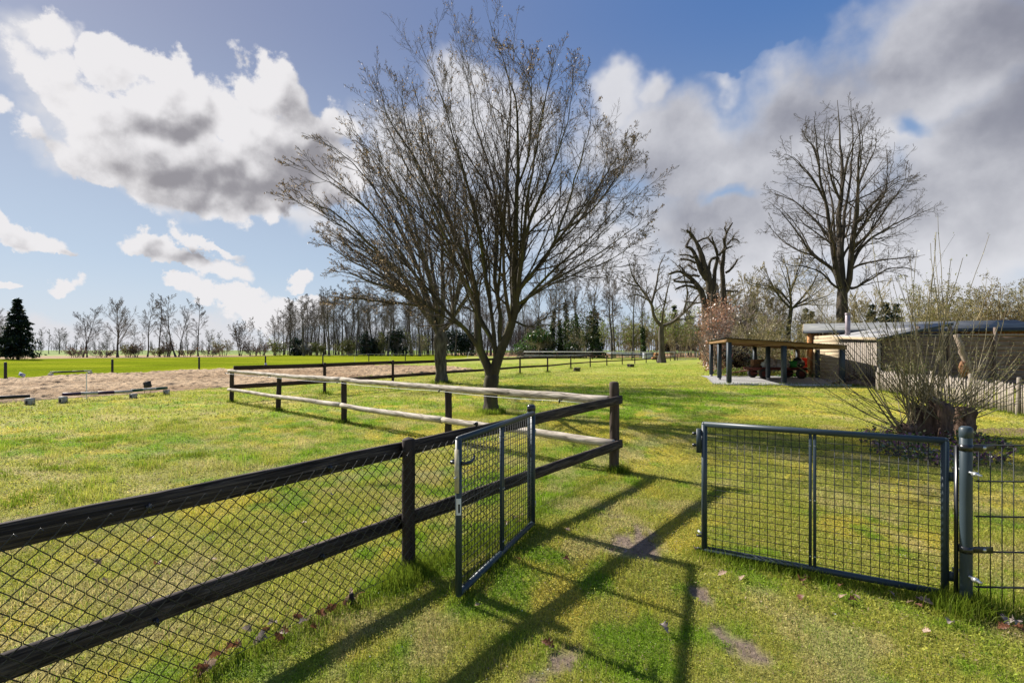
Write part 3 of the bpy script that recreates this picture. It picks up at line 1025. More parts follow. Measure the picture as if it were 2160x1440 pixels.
# --- thin wire fence between arena and field
wf = thing('wire_fence', 'thin wire fence on slim dark posts between sandy arena and bright field', 'fence', P(237, 789.5))
wpts = []
for u, vb, vt in ((11.5, 800.5, 764), (237, 789.8, 758), (420, 781.5, 753), (560, 775.8, 750.5), (681, 771, 747.3), (778, 762, 745.5), (855, 760.5, 745.5)):
    p = P(u, vb)
    h = CH - (vt - HV) / F * p[1]
    wpts.append((p, h))
    pole('post', p + [0, 0, -.05], p + [0, 0, h], .07, .065, M['blackpaint'], wf, sides=8, nseg=3)
wp = [xyz(P(-330, 822), .85)] + [p + [0, 0, h - .08] for p, h in wpts] + [xyz(P(1003, 755.5), 1.0)]
ww = MB()
tube1(ww, wp[:6], .004, 5)
tube1(ww, [p - [0, 0, .42] for p in wp[:6]], .004, 5)
ww.build('wire', M['wire'], wf)
ww = MB()
tube1(ww, wp[5:], .013, 5)
ww.build('electric_tape', M['cord'], wf)
for u, vb, vt in ((748, 768, 752), (823, 765, 753)):
    p = P(u, vb)
    pole('plastic_post', p, p + [0, 0, (vb - vt) / F * p[1]], .012, .01, M['cord'], wf, sides=6, nseg=2)
leanp = P(985, 757)
pole('brace', leanp, leanp + [.4, 0, 1.3], .03, .03, M['cord'], wf, sides=6, nseg=2)


def letter_sign(name, c, w, h, tilt, label):
    r = thing(name, label, 'sign', (c[0], c[1], 0))
    ca, sa = math.cos(R(tilt)), math.sin(R(tilt))

    def plate(x0, x1, z0, z1, y0, y1):
        mb = MB()
        V = []
        for y in (y0, y1):
            for x, z in ((x0, z0), (x1, z0), (x1, z1), (x0, z1)):
                V.append([c[0] + x * ca - z * sa, c[1] + y, c[2] + x * sa + z * ca])
        mb.add(V, [[0, 1, 2, 3], [7, 6, 5, 4], [0, 4, 5, 1], [1, 5, 6, 2], [2, 6, 7, 3], [3, 7, 4, 0]])
        return mb
    plate(-w / 2, w / 2, -h / 2, h / 2, 0, .02).build('plate', M['paleblue'], r)
    s = w * .13
    mb = MB()
    for x0, x1, z0, z1 in ((-.24, -.10, -.36, .36), (-.10, .24, .24, .36), (-.10, .18, -.06, .06), (-.10, .24, -.36, -.24)):
        p2 = plate(x0 * w, x1 * w, z0 * h, z1 * h, -.006, -.002)
        mb.add(p2.v[0], p2.q[0])
    mb.build('letter', M['bluepaint'], r)
    mb = MB()
    tube1(mb, [[c[0] + .06, c[1] + .03, 0], [c[0] + .06, c[1] + .03, c[2] + .02]], .012, 6)
    mb.build('stake', M['blackpaint'], r)


letter_sign('letter_sign', at(46, 790.5, 28.6), .36, .20, -22, 'tilted pale sign with blue letter E at the corner of the sandy arena')
letter_sign('letter_sign', at(560.5, 768, 45.5), .20, .20, 12, 'small pale letter sign in front of a slim fence post')

# --- the gates
def leaf(root, H, T, z0, z1, seed):
    """a gate leaf from hinge corner H to free corner T"""
    H, T = np.asarray(H, float), np.asarray(T, float)
    d = unit(T - H)
    r = .0215
    a, b = xyz(H, z0 + r), xyz(T, z0 + r)
    c, e = xyz(T, z1 - r), xyz(H, z1 - r)
    mb = MB()
    for p, q in ((a, b), (b, c), (c, e), (e, a)):
        tube1(mb, [p, q], r, 20)
    for p in (a, b, c, e):                       # mitred corners
        boxv(mb, p, (.001, .001, .001))
        th = np.linspace(0, np.pi, 9)
        V = [p + r * np.array([math.sin(t) * math.cos(f), math.sin(t) * math.sin(f), math.cos(t)]) for t in th for f in np.linspace(0, 2 * np.pi, 16, endpoint=False)]
        idx = np.arange(9 * 16).reshape(9, 16)
        mb.add(V, np.stack([idx[:-1], np.roll(idx[:-1], -1, 1), np.roll(idx[1:], -1, 1), idx[1:]], -1).reshape(-1, 4))
    mb.build('frame', M['steel'], root, smooth=True)
    mid = (H + T) / 2
    n = np.array([-d[1], d[0]])
    mb = MB()
    for s in (-1, 1):
        q = mid + d * s * .0135
        chain(mb, xyz(q, z0 + 2 * r - .004), xyz(q, z1 - 2 * r + .004), .022, .020, up=(d[0], d[1], 0), ch=.06)
    mb.build('centre_bar', M['steel'], root)
    for s in (-1, 1):
        for z in (z0 + .11, (z0 + z1) / 2, z1 - .12):
            mb = MB()
            p = xyz(mid + d * s * .0135, z)
            for sg in (-1, 1):
                tube1(mb, [p + sg * xyz(n, 0) * .012, p + sg * xyz(n, 0) * .017], [.0065, .005], 8)
            mb.build('bolt', M['zinc'], root, smooth=True)
    L = np.linalg.norm(T - H)
    mb = MB()
    zz = np.arange(z0 + 2 * r + .018, z1 - 2 * r - .01, .0475)
    for s0, s1 in ((r + .01, L / 2 - .03), (L / 2 + .03, L - r - .01)):
        for z in zz:
            tube1(mb, [xyz(H + d * (s0 - .012) + n * .002, z), xyz(H + d * (s1 + .012) + n * .002, z)], .0024, 5)
        for s in np.linspace(s0, s1, 14)[1:-1]:
            tube1(mb, [xyz(H + d * s - n * .0015, z0 + 1.4 * r), xyz(H + d * s - n * .0015, z1 - 1.4 * r)], .0024, 5)
    mb.build('mesh_infill', M['wire'], root, smooth=True)
    return d, n


# small leaf, standing open along the board fence
HG, TG = np.array([.186, 4.575]), np.array([-.338, 3.245])
sg = thing('garden_gate', 'slim anthracite mesh gate leaf with lever handle, swung open against the board fence', 'gate', xyz((HG + TG) / 2, 0), 'pair of gate leaves')
d, n = leaf(sg, HG, TG, .035, 1.055, 1)
out3 = xyz(d, 0)
# lock plate, handles, latch and label on the free stile
mb = MB()
chain(mb, xyz(TG + d * .0245, .70), xyz(TG + d * .0245, .975), .030, .007, up=out3, ch=.1)
mb.build('lock_plate', M['lock'], sg)
mb = MB()
tube1(mb, [xyz(TG + d * .02, .80), xyz(TG + d * .060, .80)], [.006, .005], 8)
mb.build('latch_bolt', M['zinc'], sg)
for sgn in (-1, 1):
    nn = n * sgn
    mb = MB()
    p0 = xyz(TG, .885)
    pts = [p0, p0 + xyz(nn, 0) * .05, p0 + xyz(nn, 0) * .058 - out3 * .012, p0 + xyz(nn, 0) * .058 - out3 * .07, p0 + xyz(nn, 0) * .056 - out3 * .105 + [0, 0, .012], p0 + xyz(nn, 0) * .052 - out3 * .118 + [0, 0, .03]]
    tube1(mb, pts, [.011, .011, .012, .011, .009, .006], 10)
    mb.build('handle', M['plastic'], sg, smooth=True)
cam_side = unit(np.array([0, 0.0]) - TG)
lat = np.array([-cam_side[1], cam_side[0]])
mb = MB()
V, Q = [], []
for i, f in enumerate(np.linspace(-.75, .75, 7)):
    q = TG + .0225 * (cam_side * math.cos(f) + lat * math.sin(f))
    V += [xyz(q, .56), xyz(q, .665)]
for i in range(6):
    Q.append([2 * i, 2 * i + 1, 2 * i + 3, 2 * i + 2])
mb.add(V, Q)
st = mb.build('label_sticker', M['sticker'], sg, smooth=True)
mb = MB()
V, Q = [], []
for i, f in enumerate(np.linspace(-.15, .38, 5)):
    q = TG + .0229 * (cam_side * math.cos(f) + lat * math.sin(f))
    V += [xyz(q, .575), xyz(q, .63)]
for i in range(4):
    Q.append([2 * i, 2 * i + 1, 2 * i + 3, 2 * i + 2])
mb.add(V, Q)
mb.build('printed_block', M['ink'], st)
for z in (.22, .86):
    mb = MB()
    boxv(mb, xyz(HG - d * .03, z), (.04, .03, .05), math.atan2(d[1], d[0]))
    tube1(mb, [xyz(HG - d * .03, z + .01), xyz(GL, z + .01)], .008, 8)
    mb.build('hinge', M['zinc'], sg, smooth=False)

# big leaf, opened away from the camera
HB, TB = np.array([2.752, 3.255]), np.array([1.497, 3.985])
bg = thing('garden_gate', 'broad anthracite mesh gate leaf with drop bolt, hung on the thick capped post', 'gate', xyz((HB + TB) / 2, 0), 'pair of gate leaves')
d, n = leaf(bg, HB, TB, .035, 1.045, 2)
mb = MB()
chain(mb, xyz(TB + d * .040, .80), xyz(TB + d * .040, .985), .034, .034, up=(d[0], d[1], 0), ch=.12)
chain(mb, xyz(TB + d * .020, .83), xyz(TB + d * .020, .955), .02, .02, up=(d[0], d[1], 0), ch=.12)
mb.build('lock_keep', M['steel'], bg)
for z in (.855, .945):
    mb = MB()
    tube1(mb, [xyz(TB + d * .055, z), xyz(TB + d * .075, z), xyz(TB + d * .09, z)], [.010, .014, .010], 9)
    mb.build('rubber_stop', M['plastic'], bg, smooth=True)
mb = MB()
q = TB + d * .048
tube1(mb, [xyz(TB + d * .015, .165), xyz(q, .19), xyz(q, .175), xyz(q, -.02)], [.0075, .0075, .0075, .0075], 8)
mb.build('drop_bolt', M['cord'], bg, smooth=True)
for z in (.15, .05):
    mb = MB()
    chain(mb, xyz(TB + d * .01, z), xyz(TB + d * .058, z), .016, .016)
    mb.build('bolt_guide', M['plastic'], bg)
for z in (.17, .80):
    mb = MB()
    boxv(mb, xyz(HB - d * .036 - n * .0, z), (.034, .026, .055), math.atan2(d[1], d[0]))
    hb = mb.build('hinge', M['steel'], bg)
    mb = MB()
    k = HB - d * .04
    tube1(mb, [xyz(k, z + .02), xyz(k, z + .055), xyz(k + (GR - k) * .3, z + .062), xyz(k + (GR - k) * 2.1, z + .058)], [.0085, .0085, .0085, .0085], 8)
    tube1(mb, [xyz(k + (GR - k) * 1.55, z + .058), xyz(k + (GR - k) * 1.85, z + .058)], .015, 6)
    mb.build('hinge_pin', M['zinc'], hb, smooth=True)

# posts of the gate
gp = thing('gate_post', 'slim round anthracite post behind the open gate leaf, against the board fence', 'post', xyz(GL, 0))
pole('shaft', xyz(GL, -.05), xyz(GL, 1.05), .037, .037, M['steel'], gp, sides=24, nseg=3)
pole('cap', xyz(GL, 1.045), xyz(GL, 1.092), .0395, .0385, M['plastic'], gp, sides=24, nseg=2)
gp = thing('gate_post', 'thick round anthracite post with a flat cap, carrying the broad gate leaf', 'post', xyz(GR, 0))
pole('shaft', xyz(GR, -.05), xyz(GR, 1.08), .032, .032, M['steel'], gp, sides=28, nseg=3)
pole('cap', xyz(GR, 1.068), xyz(GR, 1.122), .0345, .0335, M['steel'], gp, sides=28, nseg=2)
sl = GR + np.array([-.030, .034])
mb = MB()
chain(mb, xyz(sl, -.03), xyz(sl, 1.01), .022, .014, up=(1, 0, 0))  # slim black bar along one side of the shaft
mb.build('side_strip', M['plastic'], gp)
# --- rod panel beside it
PD = unit(np.array([1.0, -.045]))
rp = thing('rod_panel_fence', 'stiff dark rod mesh fence panel clamped to the capped gate post', 'fence', xyz(GR + PD * .9, 0))
mb = MB()
X0, X1 = GR + PD * .055, GR + PD * 2.05
for z in (1.02, .80, .585, .37, .155):
    for off in (-.006, .006):
        o = np.array([-PD[1], PD[0]]) * off
        tube1(mb, [xyz(X0 + o, z), xyz(X1 + o, z)], .0036, 6)
for s in np.arange(.02, 1.99, .0685):
    tube1(mb, [xyz(X0 + PD * s, .02), xyz(X0 + PD * s, 1.025)], .0028, 6)
mb.build('rod_mesh', M['wire'], rp, smooth=True)
mb = MB()
pole('post', xyz(X1 + PD * .06, -.05), xyz(X1 + PD * .06, 1.1), .03, .03, M['steel'], rp, sides=16, nseg=2)
for z in (1.005, .385):
    mb = MB()
    pth = [(.0395, .0)]
    a = np.arange(24) / 24 * 2 * np.pi
    V = np.array([[GR[0] + rr * math.cos(t), GR[1] + rr * math.sin(t), z + h] for rr, h in ((.0322, -.02), (.0345, -.02), (.0345, .02), (.0322, .02)) for t in a])
    idx = np.arange(4 * 24).reshape(4, 24)
    mb.add(V, np.stack([idx[:-1], np.roll(idx[:-1], -1, 1), np.roll(idx[1:], -1, 1), idx[1:]], -1).reshape(-1, 4))
    fr = np.array([-PD[1], PD[0]]) * -.012
    chain(mb, xyz(GR + PD * .032 + fr, z), xyz(GR + PD * .148 + fr, z), .006, .040, ch=.2)
    cl = mb.build('clamp', M['plastic'], rp)
    mb = MB()
    p = xyz(GR + PD * .095 + fr, z)
    f3 = xyz(unit(fr), 0)
    tube1(mb, [p, p + f3 * .008, p + f3 * .0115], [.012, .011, .006], 12)
    mb.build('bolt', M['zinc'], cl, smooth=True)

# --- farm gate and post at the end of the lawn
fg = thing('farm_gate', 'low wide wire field gate closing the lawn at its far end, before the brown field', 'gate', (27.5, 80, 0))
fa, fb = np.array([25.6, 80.5]), np.array([29.9, 83.0])
mb = MB()
for z in (.10, 1.28):
    tube1(mb, [xyz(fa, z), xyz(fb, z)], .04, 8)
for f in (0, .5, 1):
    p = fa + (fb - fa) * f
    tube1(mb, [xyz(p, .1), xyz(p, 1.28)], .035, 8)
mb.build('frame', M['greyrail'], fg)
mb = MB()
for z in np.arange(.2, 1.25, .15):
    tube1(mb, [xyz(fa, z), xyz(fb, z)], .006, 4)
for f in np.linspace(0, 1, 30):
    p = fa + (fb - fa) * f
    tube1(mb, [xyz(p, .1), xyz(p, 1.28)], .005, 4)
mb.build('mesh_infill', M['wire'], fg)
p = np.array([30.6, 83.3])
wp_ = thing('gate_post', 'squat dark post at the end of the wide wire field gate', 'post', xyz(p, 0))
board('shaft', xyz(p, 0), xyz(p, 1.25), .34, .30, M['blackpaint'], wp_, nseg=2)
board('cap', xyz(p, 1.245), xyz(p, 1.31), .40, .36, M['trim'], wp_, nseg=1)

# ------------------------------------------------------------------ trees
def resample(pts, n):
    pts = np.asarray(pts, float)
    # Catmull-Rom, then even spacing
    p = np.vstack([2 * pts[0] - pts[1], pts, 2 * pts[-1] - pts[-2]])
    out = []
    for i in range(1, len(p) - 2):
        for t in np.linspace(0, 1, 8, endpoint=False):
            out.append(.5 * (2 * p[i] + (p[i + 1] - p[i - 1]) * t + (2 * p[i - 1] - 5 * p[i] + 4 * p[i + 1] - p[i + 2]) * t * t + (3 * p[i] - p[i - 1] - 3 * p[i + 1] + p[i + 2]) * t ** 3))
    out.append(pts[-1])
    out = np.array(out)
    s = np.concatenate([[0], np.cumsum(np.linalg.norm(np.diff(out, axis=0), axis=1))])
    return np.stack([np.interp(np.linspace(0, s[-1], n), s, out[:, k]) for k in range(3)], 1)


def spawn(Pt, Rd, k, tr, ang, lenf, rr, npts, g, wob=.12, trop=.0, taper=.3, rmin=.002, lmin=0.0, tipw=.76, follow=None):
    """k side shoots on every tube; returns their points and radii"""
    m, n = Pt.shape[:2]
    par = np.repeat(np.arange(m), k)
    t = tr[0] + (tr[1] - tr[0]) * ((np.tile(np.arange(k), m) + g.random(m * k)) / k)
    f = np.clip(t * (n - 1), 0, n - 1.001)
    i = f.astype(int)
    fr = (f - i)[:, None]
    pos = Pt[par, i] * (1 - fr) + Pt[par, i + 1] * fr
    tan = unit(Pt[par, i + 1] - Pt[par, i])
    pr = Rd[par, i] * (1 - fr[:, 0]) + Rd[par, i + 1] * fr[:, 0]
    pl = np.linalg.norm(np.diff(Pt, axis=1), axis=2).sum(1)[par]
    L = np.maximum(lenf * pl * (1 - tipw * t) * (.65 + .7 * g.random(m * k)), lmin)
    v = g.normal(0, 1, (m * k, 3))
    v = unit(v - (v * tan).sum(1, keepdims=True) * tan)
    a = (R(ang) * (.65 + .7 * g.random(m * k)))[:, None]
    d = unit(np.cos(a) * tan + np.sin(a) * v)
    out = np.zeros((m * k, npts, 3))
    out[:, 0] = pos
    step = (L / (npts - 1))[:, None]
    for j in range(1, npts):
        d = d + g.normal(0, wob, d.shape)
        d[:, 2] += trop
        if follow is not None:
            d = d + follow * tan
        d = unit(d)
        out[:, j] = out[:, j - 1] + d * step
    r0 = np.maximum(np.minimum(pr * rr, pr * .95), rmin)
    rad = r0[:, None] * np.linspace(1, taper, npts)[None]
    return out, np.maximum(rad, rmin)


def quads_at(mb, pts, size, g, cols, aspect=.55, hang=None):
    """small leaf faces at points, each turned its own way"""
    m = len(pts)
    sz = size * (.6 + .8 * g.random((m, 1)))
    a = unit(g.normal(0, 1, (m, 3)))
    if hang is not None:
        a = unit(a + np.array([0, 0, -hang]))
    b = unit(np.cross(a, g.normal(0, 1, (m, 3))))
    V = np.stack([pts, pts + (a * .5 + b * aspect * .5) * sz, pts + a * sz, pts + (a * .5 - b * aspect * .5) * sz], 1).reshape(-1, 3)
    q = np.arange(m * 4).reshape(m, 4)
    c = np.asarray(cols)[g.integers(0, len(cols), m)] * (.7 + .6 * g.random((m, 1)))
    mb.add(V, q, None, np.repeat(c, 4, 0))
    return mb


def traced_tree(name, label, cat, base_uv, Z, trunk_px, trunk_r, limbs, depth, seed, mats, lev, extra=1, seedcol=None, nseed=0, moss=None, tap=.9):
    """limbs: (pixel polyline, start radius, end radius); each is led out of the plane as it goes"""
    g = np.random.default_rng(seed)
    root = thing(name, label, cat, at(base_uv[0], base_uv[1], Z) * np.array([1, 1, 0]))
    tb = MB()
    base = at(base_uv[0], base_uv[1], Z)
    tp = resample([at(u, v, Z) for u, v in trunk_px], 18)
    tr_ = np.interp(np.linspace(0, 1, 18), np.linspace(0, 1, len(trunk_r)), trunk_r)
    tp[0, 2] = -.08
    # ribbed, flaring stem
    sides = 18
    T = np.gradient(tp, axis=0)
    a = np.arange(sides) / sides * 2 * np.pi
    V = []
    ph = g.random(4) * 6
    for j in range(18):
        k = 1 + .10 * np.sin(3 * a + ph[0]) + .07 * np.sin(5 * a + ph[1] + j * .15) + .03 * g.normal(0, 1, sides)
        fl = 1 + .35 * max(0, 1 - j / 4.0) * (1 + .3 * np.sin(4 * a + ph[2]))
        rr = tr_[j] * k * fl
        V.append(np.stack([tp[j, 0] + rr * np.cos(a), tp[j, 1] + rr * np.sin(a), np.full(sides, tp[j, 2])], 1))
    idx = np.arange(18 * sides).reshape(18, sides)
    tb.add(np.array(V).reshape(-1, 3), np.stack([idx[:-1], np.roll(idx[:-1], -1, 1), np.roll(idx[1:], -1, 1), idx[1:]], -1).reshape(-1, 4))
    cr = MB()
    NP = 22
    Ps, Rs = [], []
    known = tp[4:].copy()
    for li, (px, r0, r1) in enumerate(limbs):
        uv = np.stack([CX + known[:, 0] / known[:, 1] * F, HV - (known[:, 2] - CH) / known[:, 1] * F], 1)
        root_pt = known[np.argmin(((uv - np.array(px[0])) ** 2).sum(1))]
        Zs = root_pt[1]
        fresh = []
        for e in range(extra):
            n = len(px)
            s = np.linspace(0, 1, n)
            dd = depth * (g.uniform(-1, 1) if e == 0 else g.choice([-1, 1]) * g.uniform(.45, 1.15))
            j = np.zeros((n, 2)) if e == 0 else np.cumsum(g.normal(0, 1, (n, 2)), 0) * np.array([9, 5]) * (13.0 / max(Z, 13)) ** .5
            q = [at(u + j[i, 0] * s[i], v + j[i, 1] * s[i], Zs + dd * s[i] ** 1.2) for i, (u, v) in enumerate(px)]
            q[0] = root_pt
            p = resample(q, NP)
            L = np.linalg.norm(p[-1] - p[0])
            w = np.cumsum(g.normal(0, .0055, (NP, 3)) * L, 0) * np.linspace(0, 1, NP)[:, None]
            p = p + w - np.linspace(0, 1, NP)[:, None] * w[-1] * .5
            if e == 0:
                fresh.append(p)
            sc = 1 if e == 0 else .55
            rad = r0 * sc * (1 - np.linspace(0, 1, NP)) ** tap + r1
            Ps.append(p)
            Rs.append(rad)
        known = np.concatenate([known] + fresh)
    Pl, Rl = np.array(Ps), np.array(Rs)
    big = Rl[:, 0] > .055
    tubes(tb if moss else cr, Pl, Rl, 8)
    lv = (Pl, Rl)
    pts = []
    for (k, t0, t1, ang, lf, rr, npts, wob, trop, rmin, sides, fol) in lev:
        lv = spawn(*lv, k, (t0, t1), ang, lf, rr, npts, g, wob=wob, trop=trop, rmin=rmin, follow=fol)
        tubes(cr, *lv, sides)
        pts.append(lv[0])
    tb.build('trunk', mats[0], root, smooth=True)
    cr.build('crown', mats[1], root, smooth=True)
    if nseed:
        sp = pts[-1][:, 1:].reshape(-1, 3)
        sp = np.concatenate([sp, pts[-2][:, 2:].reshape(-1, 3)])
        sel = g.integers(0, len(sp), nseed)
        mb = MB()
        quads_at(mb, sp[sel] + g.normal(0, .015, (nseed, 3)), seedcol[0], g, seedcol[1], .6, hang=1.2)
        mb.build('seed_clusters', M['leaf'], root)
    return root


Z1 = 13.1
limbs1 = [
    ([(1036, 802), (1028, 772), (1012, 738), (1007, 690), (1004, 625), (990, 560), (965, 500), (930, 420), (885, 330), (828, 235), (792, 140)], .115, .004),
    ([(1041, 802), (1046, 772), (1057, 738), (1072, 705), (1082, 670), (1088, 640), (1083, 590), (1084, 540), (1086, 490), (1091, 410), (1096, 320), (1086, 230), (1064, 140), (1032, 48)], .135, .004),
    ([(1012, 738), (985, 700), (955, 672), (915, 625), (870, 570), (815, 500), (775, 440)], .062, .004),
    ([(1005, 640), (960, 560), (905, 470), (842, 380), (790, 310)], .045, .004),
    ([(1047, 760), (1040, 720), (1018, 680), (990, 620), (962, 560), (932, 490), (868, 370), (812, 270), (780, 180)], .052, .004),
    ([(1048, 760), (1043, 700), (1037, 640), (1030, 590), (1020, 520), (1000, 420), (962, 310), (922, 200), (878, 100)], .052, .004),
    ([(1055, 745), (1053, 700), (1055, 660), (1043, 590), (1046, 500), (1041, 400), (1012, 290), (988, 160), (970, 45)], .055, .004),
    ([(1088, 640), (1095, 612), (1122, 578), (1165, 520), (1203, 430), (1232, 330), (1252, 220)], .055, .004),
    ([(1088, 640), (1095, 590), (1103, 520), (1110, 430), (1131, 320), (1152, 205), (1178, 100)], .06, .004),
    ([(1084, 665), (1112, 628), (1152, 588), (1202, 543), (1254, 495), (1304, 435), (1345, 388), (1366, 355)], .042, .0035),
    ([(1122, 578), (1180, 500), (1242, 415), (1288, 345), (1315, 300)], .034, .0035),
    ([(1088, 640), (1160, 596), (1232, 560), (1302, 520), (1350, 485), (1375, 455)], .036, .0035),
    ([(1078, 690), (1112, 688), (1140, 676), (1175, 650), (1210, 640)], .020, .0035),
    ([(1053, 640), (1056, 560), (1060, 480), (1072, 360), (1062, 250), (1038, 150)], .036, .004),
    ([(1086, 560), (1110, 490), (1145, 400), (1180, 300), (1205, 190), (1205, 120)], .036, .004),
    ([(1000, 610), (950, 500), (905, 400), (856, 270), (845, 165)], .036, .004),
    ([(1034, 620), (1010, 480), (970, 360), (938, 250), (928, 150)], .036, .004),
    ([(1180, 495), (1240, 450), (1295, 385), (1325, 335), (1338, 295)], .024, .0035),
    ([(985, 700), (920, 655), (870, 625), (820, 560), (780, 505)], .030, .0035),
    ([(1030, 590), (1005, 470), (955, 400), (915, 330), (880, 260)], .030, .0035),
    ([(1091, 410), (1115, 330), (1120, 240), (1115, 160), (1100, 90)], .026, .0035),
    ([(1165, 520), (1215, 470), (1260, 390), (1280, 330), (1285, 270)], .024, .0035),
]
seeds = (.038, [(.22, .15, .085), (.30, .22, .13), (.14, .095, .055), (.34, .26, .17)])
lev1 = [(13, .16, .98, 38, .42, .48, 9, .08, .04, .0032, 5, .03),
        (10, .12, .98, 40, .42, .55, 6, .11, .05, .0026, 4, .03),
        (8, .12, .98, 40, .48, .6, 4, .14, .04, .0019, 3, .03)]
traced_tree('hornbeam_tree', 'bare fork-stemmed hornbeam with wide fan crown, mossy foot just behind the log rail fence', 'tree', (1037, 872), Z1,
            [(1037, 874), (1037, 850), (1035, 825), (1037, 805), (1039, 790), (1040, 778)], [.185, .175, .17, .18, .19, .10], limbs1, 3.2, 5,
            (M['mossbark'], M['twig']), lev1, extra=2, seedcol=seeds, nseed=12000, moss=True, tap=1.35)

Z2 = 24.7
limbs2 = [
    ([(926, 712), (908, 668), (880, 640), (838, 612), (780, 592), (722, 575), (688, 566)], .16, .008),
    ([(908, 668), (870, 625), (815, 590), (760, 560), (705, 530), (672, 512)], .11, .007),
    ([(916, 690), (880, 640), (830, 590), (770, 540), (705, 500), (655, 480)], .12, .007),
    ([(918, 680), (880, 620), (830, 560), (770, 500), (700, 440), (640, 405), (622, 385)], .12, .007),
    ([(920, 680), (885, 600), (840, 530), (780, 450), (710, 385), (640, 340)], .11, .007),
    ([(922, 690), (890, 590), (850, 500), (800, 410), (740, 340), (670, 300)], .11, .007),
    ([(925, 690), (905, 590), (870, 490), (830, 400), (780, 320), (740, 270)], .11, .007),
    ([(927, 700), (920, 620), (905, 530), (880, 430), (850, 340), (820, 280)], .12, .007),
    ([(930, 700), (935, 640), (930, 550), (925, 450), (905, 350), (880, 290)], .13, .008),
    ([(936, 700), (952, 678), (958, 650), (975, 590), (985, 520), (985, 430), (975, 360)], .13, .008),
    ([(952, 678), (975, 640), (1010, 590), (1040, 540), (1060, 480)], .08, .007),
    ([(912, 650), (850, 640), (790, 635), (735, 632), (700, 640)], .07, .006),
    ([(940, 700), (955, 660), (950, 600), (960, 520), (950, 450)], .08, .007),
]
lev2 = [(13, .2, .97, 28, .36, .46, 8, .07, .03, .0075, 5, .10),
        (9, .15, .97, 32, .44, .55, 6, .10, .03, .0052, 4, .06),
        (7, .15, .98, 32, .44, .6, 4, .14, .02, .0040, 3, .04)]
traced_tree('hornbeam_tree', 'bare straight-stemmed hornbeam whose crown sweeps sideways over the riding arena fence', 'tree', (930, 808), Z2,
            [(930, 810), (930, 790), (928, 760), (928, 735), (929, 712), (928, 695)], [.27, .245, .25, .28, .33, .22], limbs2, 5.0, 8,
            (M['bark'], M['twig']), lev2, extra=2, tap=1.2, seedcol=(.062, seeds[1]), nseed=13000, moss=True)

Z3 = 45.0
o3 = lambda L: [(1560 + x / 2.77, 180 + y / 2.77) for x, y in L]
limbs3 = [
    (o3([(600, 1260), (592, 1000), (592, 800), (592, 500), (582, 330), (566, 90)]), .36, .02),
    (o3([(590, 1200), (575, 1120), (548, 920), (522, 700), (492, 560), (462, 400), (440, 170)]), .26, .015),
    (o3([(610, 1220), (640, 1150), (656, 1000), (671, 800), (681, 600), (690, 400), (692, 250), (660, 110)]), .27, .015),
    (o3([(590, 1150), (540, 1070), (430, 990), (335, 860), (240, 740), (150, 680)]), .17, .012),
    (o3([(565, 1010), (540, 920), (440, 790), (330, 690), (240, 640), (165, 610)]), .15, .012),
    (o3([(520, 700), (445, 570), (380, 490), (300, 420), (250, 470)]), .10, .01),
    (o3([(595, 1190), (540, 1160), (480, 1100), (380, 1060), (290, 1060), (200, 1010)]), .10, .01),
    (o3([(640, 1060), (700, 960), (770, 890), (900, 820), (1000, 770), (1110, 690)]), .15, .012),
    (o3([(665, 900), (720, 820), (780, 740), (860, 600), (882, 480), (880, 350)]), .14, .012),
    (o3([(690, 800), (750, 720), (822, 650), (920, 580), (1030, 560)]), .11, .01),
    (o3([(620, 1200), (680, 1180), (760, 1130), (900, 1060), (1060, 1080)]), .12, .01),
    (o3([(640, 1100), (700, 1050), (800, 1030), (960, 1010), (1080, 990)]), .11, .01),
    (o3([(595, 600), (630, 450), (690, 300), (780, 210)]), .10, .01),
    (o3([(590, 700), (540, 560), (500, 350), (510, 170)]), .10, .01),
    (o3([(680, 600), (740, 480), (800, 360), (800, 250)]), .09, .01),
    (o3([(470, 480), (430, 360), (380, 290), (410, 200)]), .07, .01),
    (o3([(660, 950), (760, 860), (880, 700), (980, 560), (990, 450)]), .09, .01),
    (o3([(430, 990), (330, 960), (240, 900), (180, 810)]), .07, .01),
]
lev3 = [(10, .15, .97, 44, .36, .42, 7, .14, .05, .011, 5, None),
        (8, .15, .97, 46, .46, .5, 5, .18, .03, .0075, 4, None),
        (5, .15, .98, 46, .54, .6, 4, .2, .02, .006, 3, None)]
traced_tree('oak_tree', 'tall bare oak with tapering oval crown standing behind the sheds and the flue pipe', 'tree', (1778, 776), Z3,
            [(1778, 776), (1778, 730), (1777, 690), (1777, 660), (1777, 635), (1777, 615)], [.52, .46, .43, .42, .42, .36], limbs3, 6.0, 12,
            (M['oakbark'], M['twig']), lev3, extra=2, moss=True, tap=1.15)

